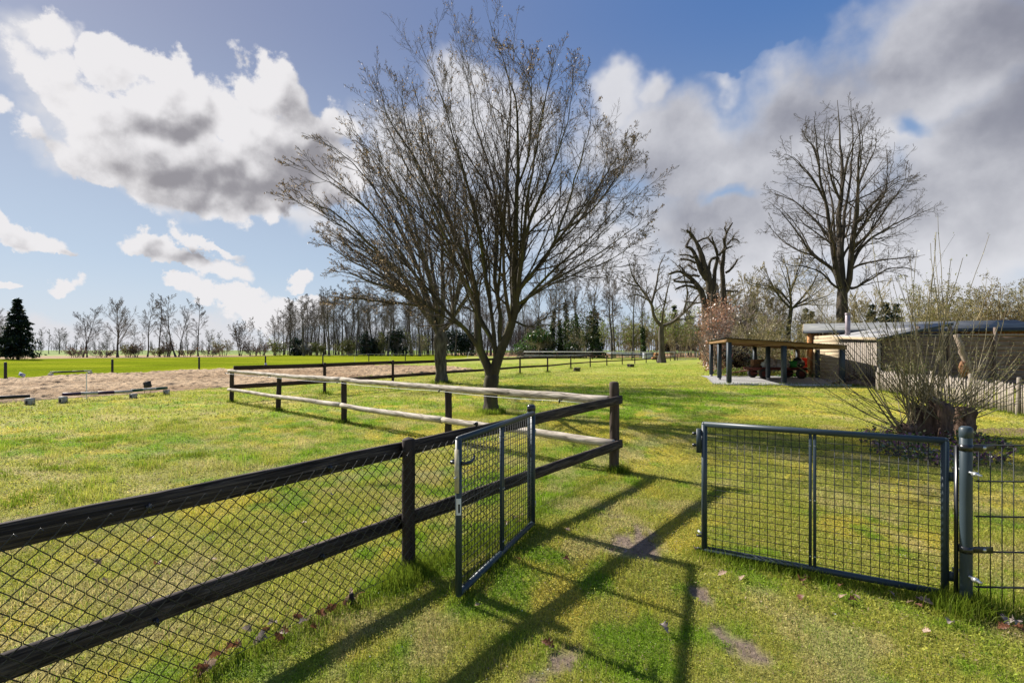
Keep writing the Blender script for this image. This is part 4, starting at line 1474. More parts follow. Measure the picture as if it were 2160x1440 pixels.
Z4 = 52.0
p4 = lambda L: [(1380 + x / 5.54, 440 + y / 5.54) for x, y in L]
stubs = [
    (p4([(690, 1400), (690, 1200), (655, 950), (622, 800), (572, 650), (522, 470), (455, 345), (412, 265), (404, 210)]), .85, .10),
    (p4([(615, 820), (545, 710), (492, 560), (442, 480), (372, 440)]), .40, .17),
    (p4([(430, 330), (395, 290), (360, 262)]), .16, .14), (p4([(370, 440), (395, 380), (425, 345)]), .16, .1),
    (p4([(605, 1300), (600, 1200), (562, 1000), (485, 880), (420, 810), (370, 775), (290, 738), (172, 772)]), .52, .12),
    (p4([(500, 890), (440, 862), (340, 852), (222, 832), (290, 790), (350, 770)]), .2, .08),
    (p4([(500, 930), (440, 905), (340, 900), (246, 934)]), .2, .1), (p4([(360, 750), (320, 690), (290, 660)]), .12, .10),
    (p4([(700, 1300), (702, 1000), (704, 850), (712, 720), (742, 580), (722, 460), (640, 348)]), .42, .10),
    (p4([(735, 540), (715, 440), (682, 340)]), .16, .09), (p4([(745, 565), (670, 590), (642, 700), (652, 830), (650, 900)]), .17, .17),
    (p4([(822, 1350), (820, 1200), (815, 900), (800, 700), (824, 500), (832, 400), (852, 280), (916, 168)]), .46, .09),
    (p4([(750, 550), (790, 500), (832, 470), (905, 435)]), .17, .09), (p4([(848, 420), (925, 360), (1012, 392)]), .13, .05), (p4([(905, 370), (928, 312)]), .1, .06),
    (p4([(838, 750), (900, 690), (965, 588)]), .16, .1), (p4([(815, 660), (770, 640), (742, 560)]), .16, .14), (p4([(830, 470), (815, 400), (800, 338)]), .18, .14),
    (p4([(848, 290), (838, 250), (822, 215)]), .1, .07), (p4([(490, 400), (560, 360), (625, 335), (672, 295)]), .15, .06), (p4([(530, 500), (570, 450), (635, 415)]), .1, .05),
    (p4([(460, 575), (400, 545), (300, 538)]), .14, .08), (p4([(480, 640), (410, 598), (305, 588)]), .17, .13), (p4([(495, 720), (450, 690), (398, 650)]), .16, .12),
    (p4([(560, 1090), (480, 1100), (345, 1078)]), .12, .08), (p4([(530, 790), (460, 780), (400, 770)]), .16, .14), (p4([(830, 960), (900, 960), (1000, 950)]), .12, .06), (p4([(740, 1150), (735, 1000), (730, 880)]), .15, .1),
]
g4 = np.random.default_rng(4)
root = thing('pollard_tree', 'old tree lopped to thick dark stubs, rising out of the copper-leaved beech bush', 'tree', at(1500, 771, Z4) * np.array([1, 1, 0]))
tb, cb, fz = MB(), MB(), MB()
tubes(tb, np.array([resample([at(1500, 775, Z4), at(1500, 720, Z4), at(1502, 680, Z4), at(1506, 655, Z4)], 8)]), np.array([np.linspace(.85, .5, 8)]), 14, cap=True)
PL, RL = [], []
for i, (px, r0, r1) in enumerate(stubs):
    dz = 0 if i in (0, 8, 11) else g4.uniform(-1.5, 1.5)
    s = np.linspace(0, 1, len(px))
    p = resample([at(u, v, Z4 + dz * a) for (u, v), a in zip(px, s)], 20)
    p = p + np.cumsum(g4.normal(0, .022, (20, 3)), 0) * .7
    PL.append(p)
    RL.append(np.linspace(r0, r1, 20) * .80 * (1 + g4.normal(0, .06, 20)))
tubes(cb, np.array(PL), np.array(RL), 9, cap=True)
lv = spawn(np.array(PL), np.array(RL), 16, (.1, 1), 60, .18, .06, 5, g4, wob=.18, trop=.06, rmin=.013, lmin=.8)
tubes(fz, *lv, 4)
lv = spawn(*lv, 4, (.2, .95), 45, .5, .7, 4, g4, wob=.2, rmin=.010)
tubes(fz, *lv, 3)
tb.build('trunk', M['oakbark'], root, smooth=True)
cb.build('lopped_limbs', M['oakbark'], root, smooth=True)
fz.build('twigs', M['greytwig'], root)

# the small fruit tree at the lawn's end
Z5 = 64.0
limbs5 = [([(1395, 690), (1380, 668), (1374, 640), (1355, 610), (1335, 580), (1322, 545)], .20, .03), ([(1374, 640), (1385, 600), (1390, 560), (1400, 535)], .14, .03), ([(1370, 630), (1345, 622), (1320, 625)], .09, .02),
          ([(1396, 688), (1420, 678), (1440, 660), (1460, 640), (1480, 615), (1500, 590)], .20, .03), ([(1440, 662), (1450, 620), (1440, 580), (1425, 555)], .10, .03), ([(1398, 690), (1400, 650), (1410, 600), (1415, 570)], .12, .03),
          ([(1350, 605), (1330, 600), (1305, 590)], .09, .02), ([(1425, 676), (1460, 672), (1490, 660)], .09, .02)]
traced_tree('fruit_tree', 'low bare fruit tree with straight dark stem and two spreading arms, at the lawn end', 'tree', (1395, 765), Z5,
            [(1396, 766), (1396, 740), (1395, 715), (1395, 695), (1396, 684)], [.42, .36, .34, .34, .28], limbs5, 4.0, 15, (M['greybark'], M['greytwig']),
            [(9, .15, .97, 42, .42, .45, 6, .15, .04, .022, 4, None), (7, .15, .97, 42, .45, .5, 5, .18, .03, .016, 3, None), (4, .2, .95, 40, .5, .6, 4, .2, 0, .013, 3, None)], extra=1, moss=True)


# ---- trees along the fields: a few built, the rest copies of them
def gen_tree(seed, H, tr, clear, nl, lang, llen, k2, k3, trop, ang2=38, lean=0.0, stems=1, wob0=.03, fine=.0125):
    """(trunk mesh, crown mesh) of a bare tree H metres high standing at the origin"""
    g = np.random.default_rng(seed)
    T = []
    for s in range(stems):
        n = 14
        p = np.zeros((n, 3))
        d = np.array([lean + (g.normal(0, .12) if stems > 1 else 0), g.normal(0, .05), 1.0])
        p[0, :2] = g.normal(0, .35 if stems > 1 else 0, 2)
        p[0, 2] = -.1
        for j in range(1, n):
            d = unit(d + g.normal(0, wob0, 3) + np.array([-lean * .12, 0, .02]))
            p[j] = p[j - 1] + d * H * .93 / (n - 1) * (1 if s == 0 else .88)
        T.append(p)
    T = np.array(T)
    rad = np.array([tr * .8 * (.85 if stems > 1 else 1) * (1 - .93 * np.linspace(0, 1, 14) ** .8) for _ in range(stems)])
    rad[:, 0] *= 1.3
    tb, cb = MB(), MB()
    tubes(tb, T, rad, 9)
    lv = spawn(T, rad, nl, (clear, .98), lang, llen, .46, 8, g, wob=.08, trop=trop, rmin=fine * 1.8, tipw=.72, lmin=H * .05)
    tubes(cb, *lv, 5)
    lv = spawn(*lv, k2 + 1, (.15, .98), ang2, .52, .48, 5, g, wob=.13, trop=trop * .6, rmin=fine * 1.3)
    tubes(cb, *lv, 4)
    lv = spawn(*lv, k3 + 1, (.15, .98), ang2, .56, .6, 4, g, wob=.16, trop=trop * .4, rmin=fine)
    tubes(cb, *lv, 3)
    lv = spawn(*lv, 4, (.15, .97), ang2, .65, .8, 3, g, wob=.16, rmin=fine * .75)
    tubes(cb, *lv, 3)
    a, b = tb.mesh('trunk', smooth=True), cb.mesh('crown')
    return a, b


def use(me, mat):
    if len(me.materials) == 0:
        me.materials.append(mat)
    return me


VAR = {
    'broad': gen_tree(21, 14, .30, .26, 18, 42, .62, 8, 6, .04),
    'round': gen_tree(22, 14, .36, .20, 22, 40, .62, 8, 6, .07),
    'birch': gen_tree(23, 15, .22, .28, 16, 36, .44, 7, 5, .03, wob0=.06),
    'lean': gen_tree(24, 15, .26, .35, 13, 36, .40, 7, 5, .05, lean=-.42, wob0=.07),
    'alder': gen_tree(25, 14, .22, .25, 18, 52, .30, 7, 5, .02),
    'twin': gen_tree(26, 13, .27, .28, 13, 44, .58, 7, 5, .05, stems=2),
    'bush': gen_tree(27, 9, .14, .12, 10, 42, .56, 7, 5, .05, stems=4),
    'tall': gen_tree(28, 20, .30, .38, 16, 30, .36, 8, 6, .06),
    'tall2': gen_tree(29, 20, .34, .34, 17, 34, .38, 8, 6, .05),
    'tall3': gen_tree(30, 20, .26, .42, 15, 28, .34, 8, 5, .07, wob0=.045),
    'sprout': gen_tree(31, 10, .13, .30, 12, 40, .42, 6, 4, .05),
    'scrub': gen_tree(32, 7, .05, .08, 9, 36, .50, 6, 4, .05, stems=5),
}


def plant_tree(kind, u, vb, vt, name, label, cat='tree', group=None, mats=None, rz=None, y=None, wide=1.0, mirror=False):
    g = np.random.default_rng(int(u * 7 + vb * 13))
    p = P(u, vb) if y is None else at(u, vb, y) * np.array([1, 1, 0])
    h = CH - (vt - HV) / F * p[1]
    tm, cm = VAR[kind]
    co = np.zeros(len(cm.vertices) * 3, np.float32)
    cm.vertices.foreach_get('co', co)
    sc = h / (co[2::3].max() * .985)
    r = thing(name, label, cat, p, group)
    r.scale = (sc * wide * (-1 if mirror else 1), sc * wide, sc)
    r.rotation_euler = (0, 0, g.uniform(0, 6.28) if rz is None else rz)
    a = bpy.data.objects.new('trunk', use(tm, M['greybark']))
    b = bpy.data.objects.new('crown', use(cm, M['greytwig']))
    for o, mt in ((a, mats and mats[0]), (b, mats and mats[1])):
        COL.objects.link(o)
        o.parent = r
        if mt:
            o.material_slots[0].link = 'OBJECT'
            o.material_slots[0].material = mt
    return r


fl = 'bare trees along the field boundary'
for k, u, vb, vt, lab in (
        ('round', -8, 757, 648, 'bare tree cut by the picture edge beside the dark conifer'),
        ('twin', 182, 753.5, 642, 'bare twin-stemmed tree with wide low crown beside four small roadside trees'),
        ('round', 248, 753.5, 627, 'bare round-crowned tree with dense upswept branches along the field boundary'),
        ('birch', 311, 753, 620, 'pale slender bare tree with loose airy crown beside the dense round-crowned one'),
        ('alder', 337, 752.5, 622, 'thin straight bare tree behind the crossing leaning stem'),
        ('birch', 377, 752.5, 630, 'upright pale bare tree next to the leaning stem'),
        ('alder', 418, 751.5, 628, 'dark bare tree with short level side branches on the field boundary'),
        ('bush', 505, 750.5, 668, 'low many-stemmed bare tree with a bushy crown at the field edge'),
        ('broad', 578, 749.5, 664, 'small bare tree just before the dense wood begins')):
    plant_tree(k, u, vb, vt, 'bare_tree', lab, 'tree', fl)
plant_tree('lean', 371, 752.5, 622, 'leaning_tree', 'bare tree with a strongly leaning stem on the field boundary', 'tree', fl, rz=.1)
for i, (u, vt) in enumerate(((86, 690), (103, 694), (125, 690), (137, 695), (200, 690), (225, 694), (280, 688), (300, 700), (440, 694), (462, 698), (548, 690), (20, 690), (52, 700), (395, 690), (352, 694), (160, 700))):
    plant_tree(('sprout', 'alder', 'broad')[i % 3], u, 746.2, vt, 'roadside_tree', 'small far bare roadside tree standing beyond the boundary trees', 'tree', 'far roadside trees')

wl = [(598, 655), (612, 632), (625, 640), (640, 622), (655, 632), (668, 612), (682, 620), (694, 606), (708, 612), (722, 600), (738, 606), (752, 598), (768, 606), (785, 600), (802, 610), (818, 604), (835, 612), (850, 606), (868, 600), (885, 610), (902, 606), (920, 612), (940, 604), (960, 612), (985, 610), (1010, 606), (1035, 614), (1060, 606)]
for i, (u, vt) in enumerate(wl):
    plant_tree(('tall', 'tall2', 'tall3')[i % 3], u, 749.2 + (i % 4) * .5, vt, 'wood_tree', 'slender bare tree in the dense wood behind the bright field', 'tree', 'trees of the dense wood', mats=(M['greybark'], M['greytwig']), wide=1.3)
for i in range(30):
    u = 600 + i * 15.5 + (i * 37 % 11)
    plant_tree(('tall3', 'tall', 'tall2')[i % 3], u, 748.3 - (i % 3) * .2, (628 if u < 640 else 618) + (i * 29 % 17), 'wood_tree', 'slender bare tree in the dense wood behind the bright field', 'tree', 'trees of the dense wood', wide=1.3)

# ivy-clad trees behind the paddock's end
g6 = np.random.default_rng(6)


def leafball(mb, c, s, n, size, cols, g, hang=.3, hollow=.35):
    d = unit(g.normal(0, 1, (n, 3)))
    r = (hollow + (1 - hollow) * g.random((n, 1)) ** .6)
    lump = 1 + .28 * np.sin(d[:, :1] * 5 + c[0]) * np.sin(d[:, 1:2] * 4 + c[1]) + .22 * np.sin(d[:, 2:] * 7)
    quads_at(mb, np.asarray(c) + d * r * lump * np.asarray(s), size, g, cols, .7, hang=hang)


IVY = [(.028, .050, .014), (.042, .072, .02), (.06, .09, .03), (.024, .036, .014)]
for i, (u, vt, kind, iv, lab) in enumerate((
        (1113, 560, 'tall3', .0, 'thin bare tree behind the evergreen bush at the paddock end'),
        (1134, 545, 'tall', .45, 'bare tree half wrapped in ivy above a bright evergreen bush'),
        (1160, 550, 'tall3', .60, 'slim tree wrapped in dark ivy, left side of a pair of ivy columns'.replace('left side of', 'first of')),
        (1182, 560, 'tall', .50, 'bare tree with an ivy-covered lower stem between two slim ivy columns'),
        (1196, 556, 'tall3', .72, 'very slim tree wrapped high in ivy like a dark column'),
        (1220, 552, 'tall2', .55, 'bare tree with pale ivy rising out of a round dark evergreen bush'),
        (1265, 556, 'lean', .62, 'leaning tree thickly wrapped in dark ivy'),
        (1291, 552, 'tall2', .10, 'bare tree with two bare stems beside the leaning ivy tree'),
        (1297, 560, 'tall', .0, 'thin bare tree with a brown stem close beside another'),
        (1334, 540, 'tall3', .0, 'very slim bare tree rising above the green scrub'),
        (1358, 575, 'tall', .45, 'bare tree with ivy on its crooked stem just behind the fruit tree'))):
    y = 104.0 + (i % 3) * 3
    r = plant_tree(kind, u, HV + F * CH / y, vt, 'ivy_tree' if iv > .2 else 'bare_tree', lab, 'tree', 'trees behind the paddock end', rz=(.2 if kind == 'lean' else None))
    if iv > .2:
        tm = VAR[kind][0]
        co = np.array([v.co[:] for v in tm.vertices])
        top = co[:, 2].max()
        ax = np.array([co[k * 9:(k + 1) * 9].mean(0) for k in range(len(co) // 9)])
        n = 950
        t = g6.random(n) ** 1.5 * iv * .85 * (len(ax) - 1)
        k = np.minimum(t.astype(int), len(ax) - 2)
        base = ax[k] * (1 - (t - k))[:, None] + ax[k + 1] * (t - k)[:, None]
        wdt = (1.25 if kind == 'lean' else .62) * (1 - .5 * t / (iv * (len(ax) - 1)))
        a = g6.uniform(0, 6.28, n)
        off = wdt * (.4 + .6 * g6.random(n)) * (.6 + .5 * np.sin(t * 3.7 + i) ** 2 + .35 * g6.random(n))
        pts = base + np.stack([np.cos(a) * off, np.sin(a) * off, g6.normal(0, .2, n)], 1)
        mb = MB()
        quads_at(mb, pts, .42, g6, IVY, .8, hang=.6)
        o = link('ivy', mb.mesh('ivy'), M['leaf'], r)


# shrubs
def shrub(name, label, cat, p, H, W, seed, cols, nleaf, size, stemmat=None, stems=14, group=None, dense=False, D=None, fine=.006):
    g = np.random.default_rng(seed)
    r = thing(name, label, cat, (p[0], p[1], 0), group)
    D = W if D is None else D
    n = 8
    sp = np.zeros((stems, n, 3))
    a = g.uniform(0, 6.28, stems)
    sp[:, 0, 0] = np.cos(a) * W * .12
    sp[:, 0, 1] = np.sin(a) * D * .12
    tgt = np.stack([np.cos(a) * W * .45 * g.random(stems) ** .5, np.sin(a) * D * .45 * g.random(stems) ** .5, H * (.6 + .38 * g.random(stems))], 1)
    for j in range(1, n):
        f = j / (n - 1)
        sp[:, j] = sp[:, 0] * (1 - f) + tgt * np.array([f ** 1.3, f ** 1.3, f])[None] + g.normal(0, .02 * H, (stems, 3)) * f
    rd = np.linspace(.02 * H ** .7, fine, n)[None] * (.6 + .8 * g.random((stems, 1)))
    mb = MB()
    tubes(mb, sp, rd, 5)
    lv = spawn(sp, rd, 9, (.2, .97), 40, .42, .6, 6, g, wob=.16, trop=.04, rmin=fine)
    tubes(mb, *lv, 4)
    lv = spawn(*lv, 6, (.15, .97), 40, .5, .7, 4, g, wob=.18, rmin=fine * .8)
    tubes(mb, *lv, 3)
    ends = lv[0][:, 1:].reshape(-1, 3)
    lv = spawn(*lv, 3, (.15, .97), 40, .6, .8, 3, g, wob=.18, rmin=fine * .7)
    tubes(mb, *lv, 3)
    mb.v = [v + np.array([p[0], p[1], 0]) for v in mb.v]
    mb.build('stems', stemmat or M['greytwig'], r)
    if nleaf:
        lb = MB()
        if dense:
            for k in range(16):
                c = np.array([g.uniform(-.36, .36) * W, g.uniform(-.36, .36) * D, H * g.uniform(.16, .78)])
                c[:2] *= 1.1 - .6 * abs(c[2] / H - .35)
                leafball(lb, c + [p[0], p[1], 0], np.array([W, D, H]) * g.uniform(.13, .24), nleaf // 16, size, cols, g)
        else:
            e2 = np.concatenate([ends, lv[0][:, -1]])
            sel = g.integers(0, len(e2), nleaf)
            quads_at(lb, e2[sel] + g.normal(0, size * .6, (nleaf, 3)) + [p[0], p[1], 0], size, g, cols, .6, hang=.2)
        lb.build('foliage', M['leaf'], r)
    return r


SPRING = [(.16, .23, .03), (.22, .27, .045), (.12, .18, .03), (.20, .19, .06)]
HOLLY = [(.012, .026, .012), (.02, .04, .018), (.03, .055, .03), (.10, .12, .11)]
OLIVE = [(.22, .20, .06), (.17, .16, .05), (.26, .23, .08), (.13, .12, .04)]
COPPER = [(.30, .15, .09), (.38, .21, .13), (.20, .10, .065), (.42, .27, .19), (.27, .18, .12)]

hol = [(628, 5.2, 4.5, 'dark evergreen holly at the near corner of the dense wood'), (655, 3.4, 6, None), (779, 7, 5, 'dark evergreen bush among the trunks of the dense wood'),
       (795, 5, 4, 'bluish dark holly bush beside a yellow-green shrub'), (838, 8, 6, 'tall dark evergreen beneath the sweeping crown'), (960, 8, 8, 'dark glossy holly between the two hornbeam stems'), (990, 7, 7, 'dark evergreen bush low behind the fork-stemmed hornbeam')]
for i, (u, H, W, lab) in enumerate(hol):
    if lab:
        shrub('holly_bush', lab, 'bush', at(u, 750, 142), H, W, 100 + i, HOLLY, 1500, .55, dense=True, group='evergreen bushes in the wood', fine=.02)
BLOSSOM = [(.34, .33, .30), (.44, .42, .40), (.24, .24, .18)]
shrub('blossom_bush', 'pale blossoming bush at the foot of the dense wood', 'bush', at(650, 750, 141), 3.6, 7, 120, BLOSSOM, 1500, .35, fine=.02)
sg_ = [(585, 5, 6, 'yellowish shrub at the thin end of the dense wood'), (672, 4.2, 5, 'yellow-green shrub beside the pale blossoming bush'), (720, 4.5, 9, 'wide light green shrub in front of the wood trunks'), (743, 5, 6, 'bright green shrub leafing out among the wood trunks'), (808, 7, 4, 'narrow yellow-green shrub between dark hollies'), (880, 6.5, 10, 'broad olive shrub at the wood edge beside the sweeping hornbeam stem')]
for i, (u, H, W, lab) in enumerate(sg_):
    shrub('leafing_shrub', lab, 'shrub', at(u, 750, 140.5), H, W, 130 + i, [(.11, .14, .03), (.15, .16, .05), (.09, .10, .04)], 520, .40, M['olivetwig'], group='leafing shrubs at the wood edge', fine=.02)
for i, (u, vb, H, W, c) in enumerate(((20, 757, 2.6, 4, 0), (50, 757, 1.6, 5, 0), (160, 754, 2.2, 6, 0), (215, 753.5, 1.8, 8, 0), (270, 753, 3, 4, 1), (285, 753, 3.2, 4, 0), (330, 752.5, 2.5, 5, 1), (352, 752.5, 4.2, 5, 0), (395, 752, 2.2, 6, 0), (440, 751.5, 2.5, 8, 0), (470, 751, 4.6, 7, 1), (535, 750.5, 3.4, 8, 0), (550, 750, 4, 9, 0))):
    shrub('boundary_shrub', ('low brown bramble shrub along the field boundary trees', 'low yellow-green leafing shrub along the field boundary trees')[c], 'shrub', P(u, vb), H, W, 150 + i, [(.13, .15, .04), (.16, .16, .06), (.12, .10, .05)] if c else [(.12, .075, .05), (.16, .10, .06)], 380 if c else 200, .3, M['greytwig'] if not c else M['olivetwig'], group='shrubs along the field boundary', fine=.018)
# behind the paddock end
for i, (u, y, H, W, lab, cols, dense) in enumerate((
        (1128, 101, 6.5, 8, 'light green evergreen bush at the foot of the ivy trees', [(.05, .10, .025), (.07, .14, .03), (.03, .06, .015)], True),
        (1152, 102, 4.5, 6, 'low dark evergreen bush beside the light green one', IVY, True),
        (1227, 101, 9, 8.5, 'round dark evergreen bush below the pale ivy tree', IVY, True),
        (1243, 116, 8, 12, 'yellow-green leafing willow scrub behind the round evergreen', SPRING, False),
        (1310, 118, 10, 14, 'loose light green scrub behind the slim bare stems', SPRING, False),
        (1345, 120, 9, 10, 'brown-green thicket behind the crooked ivy stem', OLIVE, False),
        (1385, 120, 12, 12, 'light green leafing scrub just beside the fruit tree stem', SPRING, False),
        (1432, 112, 12, 12, 'bright yellow-green leafing bush above the wide field gate', SPRING, False),
        (1462, 118, 10, 11, 'olive scrub between the field gate and the copper beech', OLIVE, False))):
    shrub('evergreen_bush' if dense else 'willow_scrub', lab, 'bush', at(u, 752, y), H, W, 170 + i, cols, 2600 if dense else 2200, .36 if dense else .30, M['olivetwig'], dense=dense, group='bushes behind the paddock end', fine=.016)
shrub('brush_hedge', 'low dark brush heap along the pipe rail fence', 'hedge', (8, 98.5), 1.35, 24, 181, [(.05, .035, .025), (.08, .06, .04)], 700, .3, stems=50, D=3, fine=.02)


# conifers
def conifer(name, label, p, H, W, seed, col, group=None, tiers=26):
    g = np.random.default_rng(seed)
    r = thing(name, label, 'conifer', (p[0], p[1], 0), group)
    tb = MB()
    tube1(tb, [[p[0], p[1], -.1], [p[0], p[1], H * .5], [p[0], p[1], H]], [H * .022, H * .014, .01], 8)
    tb.build('trunk', M['greybark'], r, smooth=True)
    mb = MB()
    for t in range(tiers):
        f = (t + g.random()) / tiers
        z = H * (.13 + .87 * f)
        rad = W / 2 * (1 - f) ** .8 * g.uniform(.75, 1.1) + .12
        for k in range(int(9 - 4 * f)):
            a = g.uniform(0, 6.28)
            L = rad * g.uniform(.65, 1.12)
            m = int(26 + 30 * (1 - f))
            s = g.random(m) ** .7
            x = s * L
            lat = g.normal(0, .16, m) * L * (1.1 - .7 * s)
            zz = z + .10 * L * s - .32 * L * s ** 2 - np.abs(g.normal(0, .10, m)) * L * .7
            pts = np.stack([p[0] + np.cos(a) * x - np.sin(a) * lat, p[1] + np.sin(a) * x + np.cos(a) * lat, zz], 1)
            quads_at(mb, pts, H * .052, g, col, .38, hang=.8)
    mb.build('crown', M['leaf'], r)
    return r


DK = [(.010, .018, .012), (.016, .028, .016), (.022, .036, .02)]
conifer('spruce_tree', 'dark green spruce standing alone among the bare field trees', P(38, 758.5), 10.2, 6.6, 3, DK)
for i, (u, vt, y, lab) in enumerate(((1397, 655, 150, 'far dark conifer top, lower of three above the scrub'), (1423, 646, 150, 'far pointed dark conifer top between two others'), (1452, 652, 150, 'far broad dark conifer top beside the lopped tree'),
                                     (1700, 648, 95, 'far dark conifer between the small bare tree and the oak'), (1868, 632, 70, 'loose dark conifer behind the shed roofs'), (1890, 640, 72, 'second loose dark conifer behind the shed roofs'), (1840, 640, 75, 'low dark conifer beside the oak stem'), (1712, 655, 95, 'small far conifer close to another'))):
    H = CH - (vt - HV) / F * y
    conifer('conifer_tree', lab, at(u, 750, y), H, H * .42, 40 + i, [(.012, .026, .02), (.02, .038, .028), (.03, .05, .03)], 'dark conifers behind the scrub', tiers=18)

# copper beech bush and the bare shrubs behind the carport
cop = thing('copper_beech', 'beech bush holding copper-brown dead leaves at the corner of the carport', 'bush', (13.2, 34.5, 0))
g7 = np.random.default_rng(77)
lb, sb = MB(), MB()
for k in range(60):
    f = k / 60
    y = 33.0 + 26 * f
    cx = (1497 - CX) / F * y - f * 1.1 + .55
    for z, w, n in ((.7, .42, 46), (1.8, .5, 52), (2.9, .95, 60), (3.8, 1.05, 46)):
        top = 1.0 if z < 2.5 else 1.15
        leafball(lb, [cx + g7.normal(0, .3) + (.25 if z > 2.4 else 0), y, z * top * (1 - .12 * f) + g7.normal(0, .25)], [w, .8, .75], n if f < .5 else n // 3, .15, COPPER, g7, hang=.5)
sp = np.zeros((60, 7, 3))
yy = g7.uniform(33, 42, 60)
sp[:, :, 1] = yy[:, None]
sp[:, :, 0] = ((1497 - CX) / F * yy + .4)[:, None] + np.linspace(0, 1, 7)[None] * g7.normal(0, .7, (60, 1))
sp[:, :, 2] = np.linspace(-.05, 1, 7)[None] * g7.uniform(2.5, 5.6, (60, 1))
sp[:, 1:-1] += g7.normal(0, .06, (60, 5, 3))
rdd = np.linspace(.045, .008, 7)[None].repeat(60, 0)
tubes(sb, sp, rdd, 5)
lv = spawn(sp, rdd, 12, (.2, .98), 42, .28, .6, 5, g7, wob=.15, trop=.03, rmin=.006)
tubes(sb, *lv, 4)
lv = spawn(*lv, 6, (.2, .98), 42, .5, .7, 4, g7, wob=.15, rmin=.005)
tubes(sb, *lv, 3)
lb.build('foliage', M['leaf'], cop)
sb.build('stems', M['greytwig'], cop)

for i, (u, y, vt, kind, wd, lab) in enumerate((
        (1560, 46, 620, 'scrub', 1.0, 'grey bare shrub just behind the copper beech'),
        (1590, 50, 590, 'bush', .9, 'bare many-stemmed tree behind the carport roof'),
        (1612, 44, 655, 'scrub', 1.2, 'grey thicket rising above the middle of the carport roof'),
        (1630, 52, 580, 'bush', .9, 'loose bare many-stemmed tree beside the small spreading tree'),
        (1700, 50, 660, 'scrub', 1.2, 'grey-brown thicket behind the end of the carport roof'),
        (1535, 55, 560, 'bush', 1.0, 'bare spindly tree standing beside the lopped stubs'),
        (1735, 60, 655, 'bush', 1.2, 'bare twiggy tree at the foot of the oak'),
        (1815, 58, 590, 'bush', .9, 'bare twiggy tree close beside the oak stem'))):
    plant_tree(kind, u, 775, vt, 'bare_shrub', lab, 'shrub', 'bare shrubs behind the carport', y=y, wide=wd, mats=(M['greybark'], M['olivetwig'] if i % 2 else M['tantwig']))
traced_tree('small_tree', 'small bare tree with yellowish spreading branches above the carport roof', 'tree', (1664, 775), 48.0,
            [(1662, 775), (1662, 730), (1664, 690), (1667, 668), (1669, 652)], [.26, .23, .21, .2, .16],
            [([(1668, 660), (1668, 620), (1662, 580), (1655, 545)], .11, .014), ([(1669, 655), (1690, 630), (1712, 600), (1728, 565)], .10, .012), ([(1668, 650), (1645, 625), (1625, 590), (1612, 560)], .10, .012),
             ([(1670, 650), (1700, 640), (1735, 628), (1768, 612)], .07, .012), ([(1668, 640), (1640, 610), (1600, 600), (1575, 590)], .07, .012), ([(1668, 620), (1680, 580), (1690, 545), (1685, 520)], .08, .012), ([(1672, 645), (1720, 620), (1750, 590)], .06, .012)],
            3.5, 31, (M['mossbark'], M['olivetwig']), [(9, .15, .97, 40, .45, .5, 6, .15, .05, .014, 4, None), (7, .15, .97, 42, .5, .6, 5, .18, .03, .011, 3, None), (4, .15, .97, 42, .5, .7, 4, .2, 0, .009, 3, None)], extra=2, moss=True)
for i, (u, y, H, W, lab, cols, nl, dense, size) in enumerate((
        (1572, 34.5, 1.9, 1.9, 'variegated ivy bush with white-edged leaves behind the wagon', [(.30, .34, .26), (.10, .16, .06), (.40, .42, .34), (.05, .09, .03)], 2600, True, .10),
        (1548, 33.8, 2.3, 2.0, 'dark purple-leaved bush between the carport posts', [(.03, .012, .014), (.05, .02, .02), (.02, .02, .012)], 1400, True, .12),
        (1612, 36, 2.6, 3.6, 'bare mossy shrub tangled behind the wagon', OLIVE, 500, False, .08),
        (1640, 34.5, .8, 4.5, 'low variegated ivy growing below and behind the wagon', [(.30, .34, .28), (.10, .16, .06), (.36, .38, .32), (.05, .09, .03)], 2600, True, .09),
        (1690, 35, 2.9, 2.6, 'yellow-stemmed bush behind the red drums', [(.20, .18, .04), (.26, .22, .06), (.12, .11, .03)], 1400, False, .10),
        (1545, 31.5, .55, 2.2, 'low green weeds beside the carport gravel', SPRING, 1200, True, .09),
        (1716, 29.6, .55, 3.0, 'green nettles at the foot of the pale plank wall', [(.06, .15, .02), (.09, .20, .03), (.04, .10, .015)], 1500, True, .10),
        (1660, 40, 4.4, 7.0, 'mossy olive thicket filling the space behind the carport', OLIVE, 2500, False, .10),
        (1590, 42, 4.6, 6.0, 'dense olive-brown thicket beyond the variegated ivy', OLIVE, 1800, False, .10),
        (1735, 43, 4.6, 6.0, 'olive thicket behind the orange timber shed', OLIVE, 2200, False, .10))):
    shrub('ivy_bush' if 'ivy' in lab else 'shrub', lab, 'shrub', at(u, 780, y), H, W, 200 + i, cols, nl, size, M['olivetwig'], dense=dense, group='shrubs around the carport', stems=10 if H < 1.2 else 16)
for i, (u, y, H, W) in enumerate(((1950, 50, 8.6, 6.0), (2010, 46, 8.2, 7), (2075, 50, 8.4, 7), (2145, 46, 8.4, 7), (2210, 50, 8.6, 7))):
    shrub('willow_bush', ('round yellow-green willow bush behind the sheds, beside the loose conifers', 'large olive willow bush behind the flat shed roof', 'tall brownish willow bush behind the flat shed roof', 'large olive willow bush behind the orange tiled roof', 'willow bush beyond the orange tiled roof')[i], 'bush', at(u, 770, y), H, W, 230 + i, OLIVE if i else [(.24, .24, .05), (.30, .28, .08), (.18, .18, .04)], 5200, .13, M['olivetwig'], stems=22, group='willow bushes behind the sheds', fine=.011)


